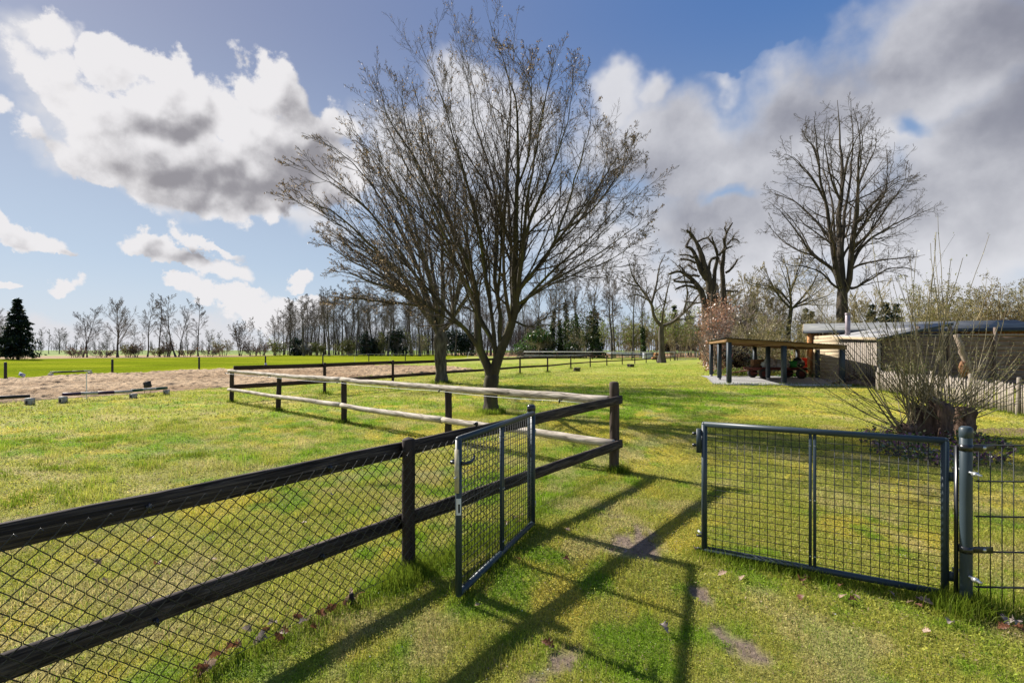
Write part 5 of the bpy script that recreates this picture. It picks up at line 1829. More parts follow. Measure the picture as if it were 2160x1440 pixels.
# far woods that read as one mass
def wood(name, pts, n, h0, h1, depth, seed, mat, label, rad=.05):
    g = np.random.default_rng(seed)
    pts = np.array(pts, float)
    s = np.concatenate([[0], np.cumsum(np.linalg.norm(np.diff(pts, axis=0), axis=1))])
    t = g.random(n) * s[-1]
    x = np.interp(t, s, pts[:, 0]) + g.normal(0, 1, n)
    y = np.interp(t, s, pts[:, 1]) + g.random(n) * depth
    H = g.uniform(h0, h1, n) * (.75 + .5 * fbm(t, t * 0, .03, 3, seed))
    f = np.linspace(0, 1, 6)
    Pt = np.stack([x[:, None] + f * g.normal(0, .5, (n, 1)), y[:, None] + 0 * f, H[:, None] * f], -1)
    Pt[:, 1:-1, :2] += g.normal(0, .12, (n, 4, 2))
    Rd = rad * (H[:, None] / 8) * (1 - .8 * f)[None]
    mb = MB()
    tubes(mb, Pt, Rd, 4)
    lv = spawn(Pt, Rd, 16, (.12, .98), 38, .36, .6, 4, g, wob=.14, trop=.05, rmin=rad * .28)
    tubes(mb, *lv, 3)
    lv = spawn(*lv, 7, (.15, .98), 40, .55, .7, 3, g, wob=.16, rmin=rad * .22)
    tubes(mb, *lv, 3)
    return tag(mb.build(name, mat), label, 'wood', kind='stuff')


wood('far_wood', [(-72, 156), (-30, 160), (0, 162), (8, 150)], 420, 7, 13, 16, 5, M['farwood'], 'mass of grey undergrowth and stems deep inside the dense wood')
wood('far_wood', [(2, 150), (30, 132), (60, 126)], 240, 9, 13, 16, 6, M['farwood'], 'grey-brown mass of far wood beyond the paddock')
wood('far_wood', [(36, 78), (52, 70), (66, 64), (90, 62)], 240, 6.5, 9.5, 12, 7, M['olivetwig'], 'olive mass of far thicket behind the sheds', rad=.035)
wood('far_wood', [(-700, 430), (-420, 440), (-200, 470), (-40, 520)], 420, 7, 11, 30, 8, M['farwood'], 'thin line of far trees on the horizon', rad=.14)

# ------------------------------------------------------------------ carport, wagon and what stands under it
cp = thing('carport', 'open carport on nine anthracite posts with larch beams and black roof sheet', 'carport', (12.4, 27, 0))
cols3 = [[(9.96, 23.5), (12.37, 23.3), (14.9, 23.1)], [(11.1, 27.4), (13.7, 27.4), (16.35, 27.4)], [(12.1, 31.1), (14.7, 31.0), (17.3, 31.0)]]
ztop = [2.13, 1.965, 1.80]
for row in cols3:
    for (x, y), zt in zip(row, ztop):
        p = board('post', (x, y, .12), (x, y, zt - .17), .19, .19, M['carpost'], cp, wob=0, nseg=2)
        mb = MB()
        lathe(mb, (x, y, 0), [(.0, -.02), (.10, -.02), (.085, .125), (0, .125)], 4)
        mb.build('foot', M['concrete'], cp)
for r_, row in enumerate(cols3):
    if r_ != 1:
        a, b = np.array(row[0]), np.array(row[2])
        d = unit(b - a)
        off = np.array([d[1], -d[0]]) * (.10 if r_ == 0 else -.10)
        board('beam', (*(a - d * .16 + off), ztop[0] - .085 + .01), (*(b + d * .12 + off), ztop[2] - .085 - .007), .05, .17, M['beamwood'], cp, wob=.001, nseg=8)
for c_ in range(3):
    a, b = np.array(cols3[0][c_]), np.array(cols3[2][c_])
    d = unit(b - a)
    off = np.array([-d[1], d[0]]) * (.10 if c_ == 0 else 0)
    board('beam', (*(a - d * .055 + off), ztop[c_] - .088), (*(b + d * .055 + off), ztop[c_] - .088), .05, .155, M['beamwood'], cp, wob=.001, nseg=8)
for f in (.12, .30, .46, .62, .80):
    a = np.array(cols3[0][0]) * (1 - f) + np.array(cols3[2][0]) * f
    b = np.array(cols3[0][2]) * (1 - f) + np.array(cols3[2][2]) * f
    board('rafter', (*a, ztop[0] - .07), (*b, ztop[2] - .07), .06, .09, M['beamwood'], cp, wob=.001, nseg=4)
a, b, c, d_ = [np.array(q, float) for q in (cols3[0][0], cols3[0][2], cols3[2][2], cols3[2][0])]
nx, ny = 120, 2
mb = MB()
V = []
for lay in (0, 1):
    for j in range(ny):
        fy = -.035 + 1.07 * j / (ny - 1)
        for i in range(nx):
            fx = -.045 + 1.08 * i / (nx - 1)
            p = (a * (1 - fx) + b * fx) * (1 - fy) + (d_ * (1 - fx) + c * fx) * fy
            V.append([p[0], p[1], ztop[0] + (ztop[2] - ztop[0]) * fx + .016 + .012 * math.sin(i * 2.1) + (.006 if lay == 0 else -.004)])
idx = np.arange(2 * ny * nx).reshape(2, ny, nx)
q = [np.stack([idx[0, 0, :-1], idx[0, 0, 1:], idx[0, 1, 1:], idx[0, 1, :-1]], -1), np.stack([idx[1, 0, :-1], idx[1, 1, :-1], idx[1, 1, 1:], idx[1, 0, 1:]], -1),
     np.stack([idx[0, 0, :-1], idx[1, 0, :-1], idx[1, 0, 1:], idx[0, 0, 1:]], -1), np.stack([idx[0, 1, :-1], idx[0, 1, 1:], idx[1, 1, 1:], idx[1, 1, :-1]], -1)]
q += [np.array([[idx[0, 0, 0], idx[0, 1, 0], idx[1, 1, 0], idx[1, 0, 0]], [idx[0, 0, -1], idx[1, 0, -1], idx[1, 1, -1], idx[0, 1, -1]]])]
mb.add(V, np.concatenate(q))
mb.build('roof', M['corrug'], cp)
# kerb stones at the pad's front edge
kb = thing('kerb_edge', 'pale concrete edging along the front of the carport gravel', 'kerb', (12.3, 22.8, 0))
for p, q_ in zip([(9.75, 23.2), (11.1, 23.0), (12.5, 22.75), (13.8, 22.66)], [(11.08, 23.0), (12.48, 22.76), (13.78, 22.66), (15.0, 22.58)]):
    board('edging_stone', (*p, .03), (*q_, .03), .06, .10, M['concrete'], kb, wob=.001, nseg=3)

wg = thing('wagon', 'rusty red flat hand wagon on rubber tyres under the carport', 'wagon', (14.85, 28.9, 0))
board('deck', (13.35, 28.9, .60), (16.35, 28.9, .60), 1.35, .06, M['rust'], wg, wob=0, nseg=3)
for y in (28.3, 29.5):
    board('side_rail', (13.33, y, .535), (16.37, y, .535), .05, .10, M['rust'], wg, wob=0, nseg=2)
for x in (13.9, 15.95):
    mb = MB()
    tube1(mb, [(x, 28.2, .28), (x, 29.6, .28)], .03, 8)
    chain(mb, (x, 28.5, .28), (x, 28.5, .5), .06, .2)
    chain(mb, (x, 29.3, .28), (x, 29.3, .5), .06, .2)
    mb.build('axle', M['rust'], wg)
    for y in (28.22, 29.58):
        mb = MB()
        th = np.arange(28) / 28 * 2 * np.pi
        prof = [(.17, -.07), (.24, -.085), (.275, -.06), (.285, 0), (.275, .06), (.24, .085), (.17, .07)]
        V = np.array([[x + r * math.cos(t), y + w, .285 + r * math.sin(t)] for r, w in prof for t in th])
        idx = np.arange(len(prof) * 28).reshape(-1, 28)
        mb.add(V, np.stack([idx[:-1], np.roll(idx[:-1], -1, 1), np.roll(idx[1:], -1, 1), idx[1:]], -1).reshape(-1, 4))
        w_ = mb.build('wheel', M['rubber'], wg, smooth=True)
        mb = MB()
        tube1(mb, [(x, y - .05, .285), (x, y - .03, .285), (x, y + .03, .285), (x, y + .05, .285)], [.15, .175, .175, .15], 24)
        tube1(mb, [(x, y - .08, .285), (x, y + .08, .285)], [.05, .05], 12)
        mb.build('rim', M['rust'], w_)
mb = MB()
tube1(mb, [(13.4, 28.9, .45), (12.9, 28.85, .40), (12.2, 28.8, .30)], .03, 8)
tube1(mb, [(13.4, 28.5, .5), (12.9, 28.85, .42)], .025, 8)
mb.build('drawbar', M['rust'], wg)


def blob(mb, c, s, seed, amp=.3, n=28, m=18, flat=0.0):
    g = np.random.default_rng(seed)
    th = np.linspace(0, np.pi, m)
    ph = np.arange(n) / n * 2 * np.pi
    d = np.array([[math.sin(t) * math.cos(f), math.sin(t) * math.sin(f), math.cos(t)] for t in th for f in ph])
    k = g.normal(0, 1, (14, 3)) * 3.2
    o = g.uniform(0, 6.28, 14)
    h = 1 + amp * sum(np.abs(np.sin(d @ k[i] + o[i])) - .5 for i in range(14)) / 4.5
    V = d * h[:, None] * np.asarray(s)
    if flat:
        V[:, 2] = np.maximum(V[:, 2], -flat)
    idx = np.arange(m * n).reshape(m, n)
    mb.add(V + np.asarray(c), np.stack([idx[:-1], idx[1:], np.roll(idx[1:], -1, 1), np.roll(idx[:-1], -1, 1)], -1).reshape(-1, 4))
    return mb


def tub(name, label, cat, c, r0, r1, h, mat, rimr=.012, sides=28, lip=True):
    r = thing(name, label, cat, c)
    mb = MB()
    lathe(mb, c, [(0, 0), (r0, 0), (r0 + (r1 - r0) * .5, h * .5), (r1, h), (r1 + rimr, h + .004), (r1 + rimr, h + .022), (r1 - .008, h + .022), (r1 - .012, h - .01), (r0 - .01, .02), (0, .02)], sides)
    mb.build('shell', mat, r, smooth=True)
    mb = MB()
    a = np.linspace(.15, np.pi - .15, 12)
    tube1(mb, [[c[0] + (r1 + rimr) * math.cos(t), c[1] - (r1 + .02) * .35 * math.sin(t), c[2] + h - (r1 * .5) * math.sin(t)] for t in a], .004, 5)
    mb.build('handle', M['zinc'], r, smooth=True)
    return r


cr_ = thing('crate', 'brown wooden crate on the wagon deck behind the pale bucket', 'crate', (14.0, 29.2, .63))
for i in range(3):
    board('slat', (13.72, 28.99, .70 + i * .145), (14.42, 28.99, .70 + i * .145), .018, .125, M['crate'], cr_, wob=0, nseg=2)
    board('slat', (13.72, 29.42, .70 + i * .145), (14.42, 29.42, .70 + i * .145), .018, .125, M['crate'], cr_, wob=0, nseg=2)
for x in (13.71, 14.43):
    board('end_panel', (x, 28.99, .845), (x, 29.42, .845), .02, .42, M['crate'], cr_, wob=0, nseg=2)
tub('bucket', 'pale grey bucket at the end of the wagon deck', 'bucket', np.array([14.05, 28.55, .632]), .10, .125, .25, M['bucket'])
tub('tub', 'green plastic tub on the wagon beside the black bag', 'tub', np.array([15.72, 28.6, .632]), .21, .25, .34, M['green'])
tag(blob(MB(), (14.45, 28.75, .80), (.33, .30, .26), 3, .5, flat=.168).build('crumpled_sheet', M['tarp'], smooth=False), 'crumpled pale plastic sheet heaped next to the bucket on the wagon', 'sheet')
tag(blob(MB(), (15.1, 28.8, .78), (.42, .32, .24), 8, .55, flat=.148).build('crumpled_sheet', M['tarp'], smooth=False), 'crumpled pale sheet in the middle of the wagon between the carport posts', 'sheet')
tag(blob(MB(), (16.0, 28.65, .83), (.26, .26, .27), 5, .42, flat=.198).build('rubbish_bag', M['bag'], smooth=False), 'shiny black bag drooping over the end of the wagon', 'bag')
st_ = thing('plank', 'short brown plank lying across the heaped sheets on the wagon', 'plank', (14.85, 29.0, 1.0))
board('board', (14.4, 29.05, 1.02), (15.3, 29.0, 1.06), .16, .03, M['crate'], st_, wob=0)


def drum(name, label, c, r, h, ribs):
    o = thing(name, label, 'drum', c)
    prof = [(0, .0), (r * .96, 0), (r, .012)]
    for k in ribs:
        prof += [(r, h * k - .03), (r + .022, h * k - .012), (r + .022, h * k + .012), (r, h * k + .03)]
    prof += [(r, h - .012), (r + .012, h - .006), (r + .012, h + .006), (r - .01, h + .006), (r - .012, h - .02), (0, h - .02)]
    lathe(MB(), c, prof, 40).build('shell', M['red'], o, smooth=False)
    mb = MB()
    tube1(mb, [[c[0] + r * .55, c[1], c[2] + h - .02], [c[0] + r * .55, c[1], c[2] + h + .012]], .035, 12)
    mb.build('bung', M['zinc'], o)


drum('oil_drum', 'tall red steel drum at the back corner of the carport', np.array([18.22, 31.9, 0.012]), .38, 1.08, (.35, .66))
drum('small_drum', 'small ribbed red drum standing before the tall red one', np.array([17.35, 30.6, 0.012]), .24, .40, (.25, .5, .75))
tl = thing('garden_tool', 'long-handled tool with reddish shaft leaning beside the variegated ivy', 'tool', (13.2, 31.5, 0))
pole('shaft', (13.0, 30.9, .08), (13.75, 31.9, 1.35), .022, .02, M['rust'], tl, sides=8, nseg=2)
board('blade', (12.85, 30.75, .05), (13.05, 30.95, .12), .22, .02, M['rust'], tl, wob=0, nseg=2)
for i, (a, b) in enumerate((((16.05, 25.6, .02), (16.72, 26.0, 1.0)), ((16.25, 25.6, .02), (16.74, 26.15, .95)), ((15.85, 25.8, .02), (16.70, 26.3, .8)))):
    t_ = thing('stick', ('pale stick leaning against the plank wall', 'second pale stick leaning beside it, steeper', 'third shorter stick leaning lowest against the plank wall')[i], 'stick', a, 'sticks leaning on the plank wall')
    pole('shaft', a, b, .022, .018, M['deadwood'], t_, sides=8, nseg=4, wob=.003)
tk = thing('timber_post', 'thick barked round post beside the red drums', 'post', (18.2, 30.6, 0))
pole('shaft', (18.1, 30.6, -.05), (18.1, 30.6, 2.3), .17, .15, M['greybark'], tk, nseg=8, wob=.01, lump=.04)

# ------------------------------------------------------------------ the sheds
def roof_slab(name, pts, th, mat, parent):
    pts = np.asarray(pts, float)
    mb = MB()
    V = np.concatenate([pts, pts - [0, 0, th]])
    n = len(pts)
    mb.add(V, [[0, 1, 2, 3], [7, 6, 5, 4]] + [[i, 4 + i, 4 + (i + 1) % 4, (i + 1) % 4] for i in range(4)])
    return mb.build(name, mat, parent)


def plank_wall(name, p, q, z0, z1a, z1b, upright, w, mat, parent, th=.022, gap=.008, jig=.01, seed=1):
    """a wall of boards between ground points p and q"""
    g = np.random.default_rng(seed)
    p, q = np.asarray(p, float), np.asarray(q, float)
    L = np.linalg.norm(q - p)
    d = (q - p) / L
    mb = MB()
    nn = np.array([-d[1], d[0]])
    if upright:
        n = int(L / w)
        for i in range(n):
            f = (i + .5) / n
            c = p + d * L * f + nn * g.normal(0, .004)
            zt = z1a + (z1b - z1a) * f - abs(g.normal(0, jig))
            chain(mb, xyz(c, z0 + abs(g.normal(0, jig))), xyz(c + d * g.normal(0, .006), zt), L / n - gap - abs(g.normal(0, gap * .5)), th, up=(nn[0], nn[1], 0), ch=.1)
    else:
        n = int((min(z1a, z1b) - z0) / w)
        for i in range(n):
            z = z0 + (i + .5) * w
            s = 0.0
            while s < L - .05:
                e = min(L, s + g.uniform(1.6, 3.6))
                if L - e < .7:
                    e = L
                off = nn * g.normal(0, .006)
                chain(mb, xyz(p + d * (s + .003) + off, z + g.normal(0, .003)), xyz(p + d * (e - .003) + off, z + g.normal(0, .003)), th, w - gap, ch=.1)
                s = e
    return mb.build(name, mat, parent)


ls = thing('timber_shed', 'long low timber shed with felt roof, orange corner post and pale plank side wall', 'shed', (18, 29, 0))
E0, E1 = np.array([17.35, 30.0]), np.array([25.6, 24.7])
ed = unit(E1 - E0)
en = np.array([-ed[1], ed[0]])
if en[1] < 0:
    en = -en
B0, B1 = E0 + en * 5, E1 + en * 5
roof_slab('roof', [xyz(E0 - ed * .25, 2.76), xyz(E1 + ed * .1, 2.70), xyz(B1 + ed * .1, 3.3), xyz(B0 - ed * .5, 3.36)], .05, M['feltroof'], ls)
board('fascia', xyz(E0 - ed * .25 - en * .02, 2.66), xyz(E1 + ed * .1 - en * .02, 2.60), .03, .17, M['trim'], ls, wob=0, nseg=3)
board('verge_board', xyz(E0 - ed * .27, 2.66), xyz(B0 - ed * .52, 3.26), .03, .16, M['paleplank'], ls, wob=0, nseg=3)
board('gutter', xyz(E0 - ed * .2 - en * .09, 2.62), xyz(E1 - en * .09, 2.57), .10, .07, M['trim'], ls, wob=0, nseg=3)
plank_wall('front_wall', E0 + en * .25 + ed * .25, E1 + en * .25, 0, 2.58, 2.52, True, .16, M['orangewood'], ls, seed=3)
plank_wall('end_wall', E0 + en * .25 + ed * .1, B0 + ed * .1, 0, 2.6, 3.1, True, .16, M['orangewood'], ls, seed=4)
board('corner_post', xyz(E0 + en * .12 + ed * .08, 0), xyz(E0 + en * .12 + ed * .08, 2.57), .22, .22, M['orangewood'], ls, nseg=3)
board('corner_post', xyz(E0 + en * .12 + ed * .42, 0), xyz(E0 + en * .12 + ed * .42, 2.57), .12, .12, M['orangewood'], ls, nseg=3)
plank_wall('side_wall', (16.98, 26.6), (17.62, 30.0), 0, 2.45, 2.45, False, .185, M['paleplank'], ls, th=.05, gap=.012, seed=5)
fp = thing('flue_pipe', 'round grey flue pipe standing up through the sheet metal roof', 'chimney', (16.95, 25.85, 2.2))
pole('pipe', (16.95, 25.85, 1.9), (16.95, 25.85, 3.38), .115, .115, M['pipe'], fp, sides=20, nseg=2)
pole('cap', (16.95, 25.85, 3.37), (16.95, 25.85, 3.45), .13, .13, M['pipe'], fp, sides=20, nseg=1)

lt = thing('plank_shed', 'lean-to shed of silvered upright planks under a sloping metal sheet roof', 'shed', (16, 22, 0))
W0, W1 = np.array([15.38, 24.1]), np.array([14.72, 20.62])
plank_wall('side_wall', W0, W1, .02, 2.17, 2.03, True, .175, M['greyplank'], lt, th=.025, gap=.040, jig=.03, seed=6)
plank_wall('gap_shade', W0 + [.08, 0], W1 + [.08, 0], 0, 2.1, 1.98, True, .5, M['blackpaint'], lt, th=.02, gap=.0, jig=0, seed=7)  # black sheet that puts shade into the gaps between the planks
roof_slab('roof', [(14.56, 20.35, 2.09), (17.45, 20.2, 2.69), (18.25, 24.3, 2.78), (15.20, 24.3, 2.26)], .035, M['zincroof'], lt)
board('fascia', (14.56, 20.36, 2.03), (17.42, 20.21, 2.62), .03, .10, M['trim'], lt, wob=0, nseg=3)
board('verge_board', (14.545, 20.4, 2.04), (15.18, 24.28, 2.19), .028, .11, M['paleplank'], lt, wob=.001, nseg=4)
board('corner_post', (14.80, 20.66, 0), (14.80, 20.66, 2.04), .10, .10, M['greyplank'], lt, nseg=3)
plank_wall('front_wall', (14.95, 20.70), (21.8, 20.25), .05, 2.17, 2.17, False, .19, M['darkplank'], lt, th=.03, gap=.014, seed=8)
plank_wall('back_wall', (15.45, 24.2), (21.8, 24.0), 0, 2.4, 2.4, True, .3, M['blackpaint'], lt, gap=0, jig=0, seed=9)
board('top_rail', (14.9, 20.66, 2.20), (21.8, 20.21, 2.20), .09, .06, M['greyplank'], lt, wob=.001, nseg=4)
for x in (16.3, 17.5, 19.2, 20.9):
    board('prop', (x, 20.62 - (x - 14.95) * .066, 0), (x, 20.62 - (x - 14.95) * .066, 2.55 if x < 18 else 2.5), .10, .10, M['darkplank'], lt, nseg=3)
k_ = 1.10
lt.scale = (k_, k_, k_)
lt.location = (16 * k_, 22 * k_, CH - CH * k_)
dw = thing('fallen_log', 'pale broken tree trunk leaning against the dark plank wall', 'log', (17.9, 19.9, 0))
pole('bole', at(2066, 850, 20.4), at(2017, 706, 20.95), .13, .10, M['deadwood'], dw, nseg=16, wob=.028, lump=.07)
tag(blob(MB(), at(2032, 778, 20.5), (.13, .10, .26), 12, .5).build('bark_lump', M['crate'], dw), None, None)

hs = thing('brick_house', 'red brick house with orange tiled gable roof, cut by the picture edge', 'house', (0, 0, 0))
x0, x1, ya, yb, ze, zr = 0.0, 8.0, 0.0, 10.0, 2.95, 6.6
mb = MB()
xm = (x0 + x1) / 2
mb.add([[x0, ya, 0], [x1, ya, 0], [x1, ya, ze], [xm, ya, zr], [x0, ya, ze], [x0, yb, 0], [x1, yb, 0], [x1, yb, ze], [xm, yb, zr], [x0, yb, ze]],
       [[0, 1, 2, 4], [5, 9, 7, 6], [0, 4, 9, 5], [1, 6, 7, 2]], [[4, 2, 3], [9, 8, 7]])
mb.build('wall', M['brick'], hs)
for sgn in (-1, 1):
    mb = MB()
    xe = xm + sgn * (x1 - x0) / 2 * 1.09
    k = 26
    V, Q = [], []
    for i in range(k):
        for s in (0, 1):
            f0, f1 = (i + s) / k, (i + s) / k
            lift = .06 + (.045 if s == 0 else 0.0)
            xx = xe + (xm - xe) * f0
            zz = ze - .33 + (zr - ze + .33) * f1 + lift
            V += [[xx, ya - .3, zz], [xx, yb + .3, zz]]
    for i in range(2 * k - 1):
        Q.append([2 * i, 2 * i + 1, 2 * i + 3, 2 * i + 2])
    mb.add(V, Q)
    mb.build('roof', M['roof_tile'], hs)
mb = MB()
boxv(mb, (2.0, -.015, 1.5), (1.1, .05, 1.3))
wn = mb.build('window', M['white'], hs)
mb = MB()
boxv(mb, (2.0, -.045, 1.5), (.92, .02, 1.12))
mb.build('pane', M['plastic'], wn)
mb = MB()
boxv(mb, (-.2, -.1, 1.45), (.12, .12, 2.9))
mb.build('drainpipe', M['trim'], hs)

hs.location = (37.6, 38.0, 0)
for o in [c for c in bpy.data.objects if c.parent is hs]:
    o.location = (0, 0, 0)
hs.rotation_euler = (0, 0, R(-44.6))

pf = thing('picket_fence', 'cleft wooden paling fence with grey rail beside the plank shed', 'fence', (13.4, 16, 0))
F0, F1 = np.array([14.42, 20.3]), np.array([11.45, 8.6])
fd = unit(F1 - F0)
fl_ = np.linalg.norm(F1 - F0)
fn_ = np.array([fd[1], -fd[0]])
if np.dot(fn_, -F0) < 0:
    fn_ = -fn_
g8 = np.random.default_rng(88)
for s in np.arange(.4, fl_, 1.9):
    p = F0 + fd * s + fn_ * .05
    pole('post', xyz(p, -.05), xyz(p + g8.normal(0, .015, 2), .92), .05, .045, M['greyplank'], pf, sides=9, nseg=4, wob=.006, lump=.05)
board('rail', xyz(F0 - fn_ * .035, .66), xyz(F1 - fn_ * .035, .66), .045, .07, M['greyplank'], pf, wob=.004, nseg=40)
board('rail', xyz(F0 - fn_ * .035, .22), xyz(F1 - fn_ * .035, .22), .045, .07, M['greyplank'], pf, wob=.004, nseg=40)
mb = MB()
for s in np.arange(.05, fl_, .098):
    p = F0 + fd * (s + g8.normal(0, .012)) + fn_ * (.012 + g8.normal(0, .006))
    h = .80 + g8.normal(0, .025)
    w = g8.uniform(.045, .075)
    tl_ = fd * g8.normal(0, .02)
    chain(mb, xyz(p, .03 + abs(g8.normal(0, .02))), xyz(p + tl_ * .92, h - .06), w, .022, up=(fn_[0], fn_[1], 0), ch=.2)
    q = p + tl_
    c4 = [xyz(q * 1.0 + fd * sx * w / 2 + fn_ * sy * .011, h - .06) for sx, sy in ((-1, -1), (1, -1), (1, 1), (-1, 1))]
    mb.add(c4 + [xyz(q + fd * g8.normal(0, .01), h)], None, [[0, 1, 4], [1, 2, 4], [2, 3, 4], [3, 0, 4]])
mb.build('slats', M['greyplank'], pf)
shrub('leafy_plant', 'small pale green leafy plant behind the paling fence', 'plant', at(1915, 800, 19.2), 1.25, 1.0, 301, SPRING, 900, .07, M['olivetwig'], stems=8)
shrub('leafy_plant', 'creeper of dark green leaves climbing the plank shed front', 'plant', at(1885, 800, 20.1), 1.2, 1.3, 302, [(.05, .08, .02), (.08, .11, .03), (.04, .06, .02)], 500, .06, M['olivetwig'], stems=10)
tag(blob(MB(), (15.75, 23.2, .02), (.85, .55, .22), 21, .4, flat=.1).build('brush_heap', M['stump']), 'low heap of brown brushwood at the corner of the plank shed', 'brush heap')
shrub('dry_brush', 'dry brown twigs lying over the brushwood heap', 'brush', (15.7, 23.1, 0), .55, 2.0, 303, [(.14, .09, .06), (.2, .14, .09)], 700, .08, M['greytwig'], stems=26)

# ------------------------------------------------------------------ the cut willow and its flower bed
ws = thing('willow_stool', 'cut-back willow stump with a wide fan of upright yellowish shoots', 'willow', (7.7, 9.2, 0))
g9 = np.random.default_rng(99)
heads = []


def stump_mesh(mb, c, r, h, seed, cut=.25, lean=(0, 0)):
    g = np.random.default_rng(seed)
    n, m = 26, 12
    a = np.arange(n) / n * 2 * np.pi
    ph = g.uniform(0, 6, 5)
    V = []
    for j in range(m):
        f = j / (m - 1)
        k = 1 + .12 * np.sin(3 * a + ph[0]) + .10 * np.sin(5 * a + ph[1] + f * 2) + .05 * np.sin(11 * a + ph[2]) + .06 * g.normal(0, 1, n)
        fl = 1.12 - .25 * f + .22 * np.exp(-((f - .85) / .15) ** 2) * (1 + .4 * np.sin(4 * a + ph[3]))
        rr = r * k * fl
        top = h * (f + cut * f * f * np.sin(a + ph[4]) * .5) + (0 if j < m - 1 else 1) * g.normal(0, .02, n)
        V.append(np.stack([c[0] + rr * np.cos(a) + lean[0] * f, c[1] + rr * np.sin(a) + lean[1] * f, top - .06 * (1 - f)], 1))
    cap = V[-1]
    cc = cap.mean(0)
    V.append(cc + (cap - cc) * .55 + [0, 0, .025] + g.normal(0, .012, (n, 3)))
    V.append(cc + (cap - cc) * .05 + [0, 0, .0])
    idx = np.arange((m + 2) * n).reshape(-1, n)
    mb.add(np.concatenate(V), np.stack([idx[:-1], np.roll(idx[:-1], -1, 1), np.roll(idx[1:], -1, 1), idx[1:]], -1).reshape(-1, 4))
    heads.append((np.array([c[0] + lean[0], c[1] + lean[1], h]), r))


for i, (u, y, r, h, ln) in enumerate(((1917, 9.15, .14, .26, (-.05, 0)), (1950, 9.25, .18, .56, (-.02, .05)), (1984, 9.1, .165, .66, (.02, 0)), (2034, 9.5, .19, .50, (.05, .1)))):
    mb = MB()
    stump_mesh(mb, ((u - CX) / F * y, y), r, h, 400 + i, lean=ln)
    mb.build('stump', M['stump'], ws, smooth=True)
mb, bud = MB(), MB()
NS = 160
starts, tips = [], []
for i in range(NS):
    hc, hr = heads[g9.choice(4, p=[.22, .30, .28, .20])]
    a = g9.uniform(0, 6.28)
    p0 = hc + np.array([math.cos(a) * hr * .9, math.sin(a) * hr * .9, -g9.uniform(.0, .55) * hc[2]])
    fan = (g9.beta(1.2, 1.2) * 2 - 1) * 68 + (p0[0] - 7.65) * 25
    fan = max(-76, min(76, fan * 1.08))
    back = g9.normal(0, 22)
    L = (4.0 - 2.0 * abs(fan) / 74) * g9.uniform(.42, 1.06) * (1.0 if g9.random() < .45 else .72)
    d = unit(np.array([math.sin(R(fan)), math.sin(R(back)) * .8, math.cos(R(fan)) * math.cos(R(back))]))
    pts = [p0]
    for j in range(11):
        d = unit(d + g9.normal(0, .035, 3) + np.array([0, 0, .030]))
        pts.append(pts[-1] + d * L / 11)
    starts.append(pts)
starts = np.array(starts)
rad = (.0045 + .0042 * g9.random((NS, 1))) * np.linspace(1.5, .45, 12)[None] * (np.linalg.norm(starts[:, -1] - starts[:, 0], axis=1)[:, None] / 2.6) ** .4
tubes(mb, starts, np.maximum(rad, .0022), 6)
sd = spawn(starts[:90], rad[:90], 2, (.35, .9), 26, .28, .6, 5, g9, wob=.05, trop=.08, rmin=.002)
tubes(mb, *sd, 4)
mb.build('shoots', M['shoot'], ws, smooth=True)
allp = np.concatenate([starts[:, 5:].reshape(-1, 3)] * 4 + [starts[:, 9:].reshape(-1, 3)] * 4 + [sd[0][:, 1:].reshape(-1, 3)])
idxs = g9.permutation(len(allp))[:2300]
quads_at(bud, allp[idxs] + g9.normal(0, .02, (len(idxs), 3)), .030, g9, [(.34, .33, .10), (.42, .38, .16), (.26, .28, .08)], .42, hang=-.6)
bud.build('catkins', M['leaf'], ws)

fb_ = MB()
g10 = np.random.default_rng(1010)
poly = np.array(PP((1800, 925), (1838, 955), (1900, 972), (1960, 985), (2020, 990), (2110, 985), (2170, 965), (2100, 935), (2010, 912), (1900, 910)))
N_ = 6500
xx, yy = g10.uniform(poly[:, 0].min(), poly[:, 0].max(), N_), g10.uniform(poly[:, 1].min(), poly[:, 1].max(), N_)
keep = poly_in(xx, yy, poly) & (fbm(xx, yy, 2.2, 3, 71) > .40)
xx, yy = xx[keep], yy[keep]
quads_at(fb_, np.stack([xx, yy, g10.uniform(.015, .15, len(xx)) * (.5 + fbm(xx, yy, 2, 2, 73))], 1), .055, g10,
         [(.09, .14, .04), (.13, .19, .06), (.07, .09, .04), (.18, .21, .11), (.15, .08, .12), (.11, .06, .09), (.26, .20, .16)], .8, hang=-.2)
sel = g10.random(len(xx)) < .05
quads_at(fb_, np.stack([xx[sel], yy[sel], g10.uniform(.1, .17, sel.sum())], 1), .03, g10, [(.30, .10, .30), (.22, .08, .26)], .9)
tag(fb_.build('ground_cover', M['leaf']), 'dark ground cover with purple flowers under the willow', 'ground cover', kind='stuff')

# ------------------------------------------------------------------ jumping poles, blocks and boards by the arena
def block(u, vb, w, h, label):
    p = P(u, vb)
    r = thing('pole_block', label, 'block', p, 'white blocks carrying the jumping poles')
    mb = MB()
    w *= .66
    chain(mb, p + [-w / 2, 0, h / 2], p + [w / 2, 0, h / 2], .15, h, ch=.08)
    mb.build('body', M['white'], r)
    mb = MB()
    chain(mb, p + [-w * .30, -.078, h * .40], p + [w * .02, -.078, h * .40], .012, h * .5, ch=.1)  # raised black plate, painting in the shade of a hollow
    mb.build('recess_shade', M['blackpaint'], r)


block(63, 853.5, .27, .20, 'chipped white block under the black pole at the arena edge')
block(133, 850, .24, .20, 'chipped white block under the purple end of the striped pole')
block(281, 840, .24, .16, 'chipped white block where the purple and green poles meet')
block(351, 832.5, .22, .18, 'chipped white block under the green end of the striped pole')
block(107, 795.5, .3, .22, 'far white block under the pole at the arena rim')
block(190, 791.5, .3, .22, 'second far white block under the pole at the arena rim')


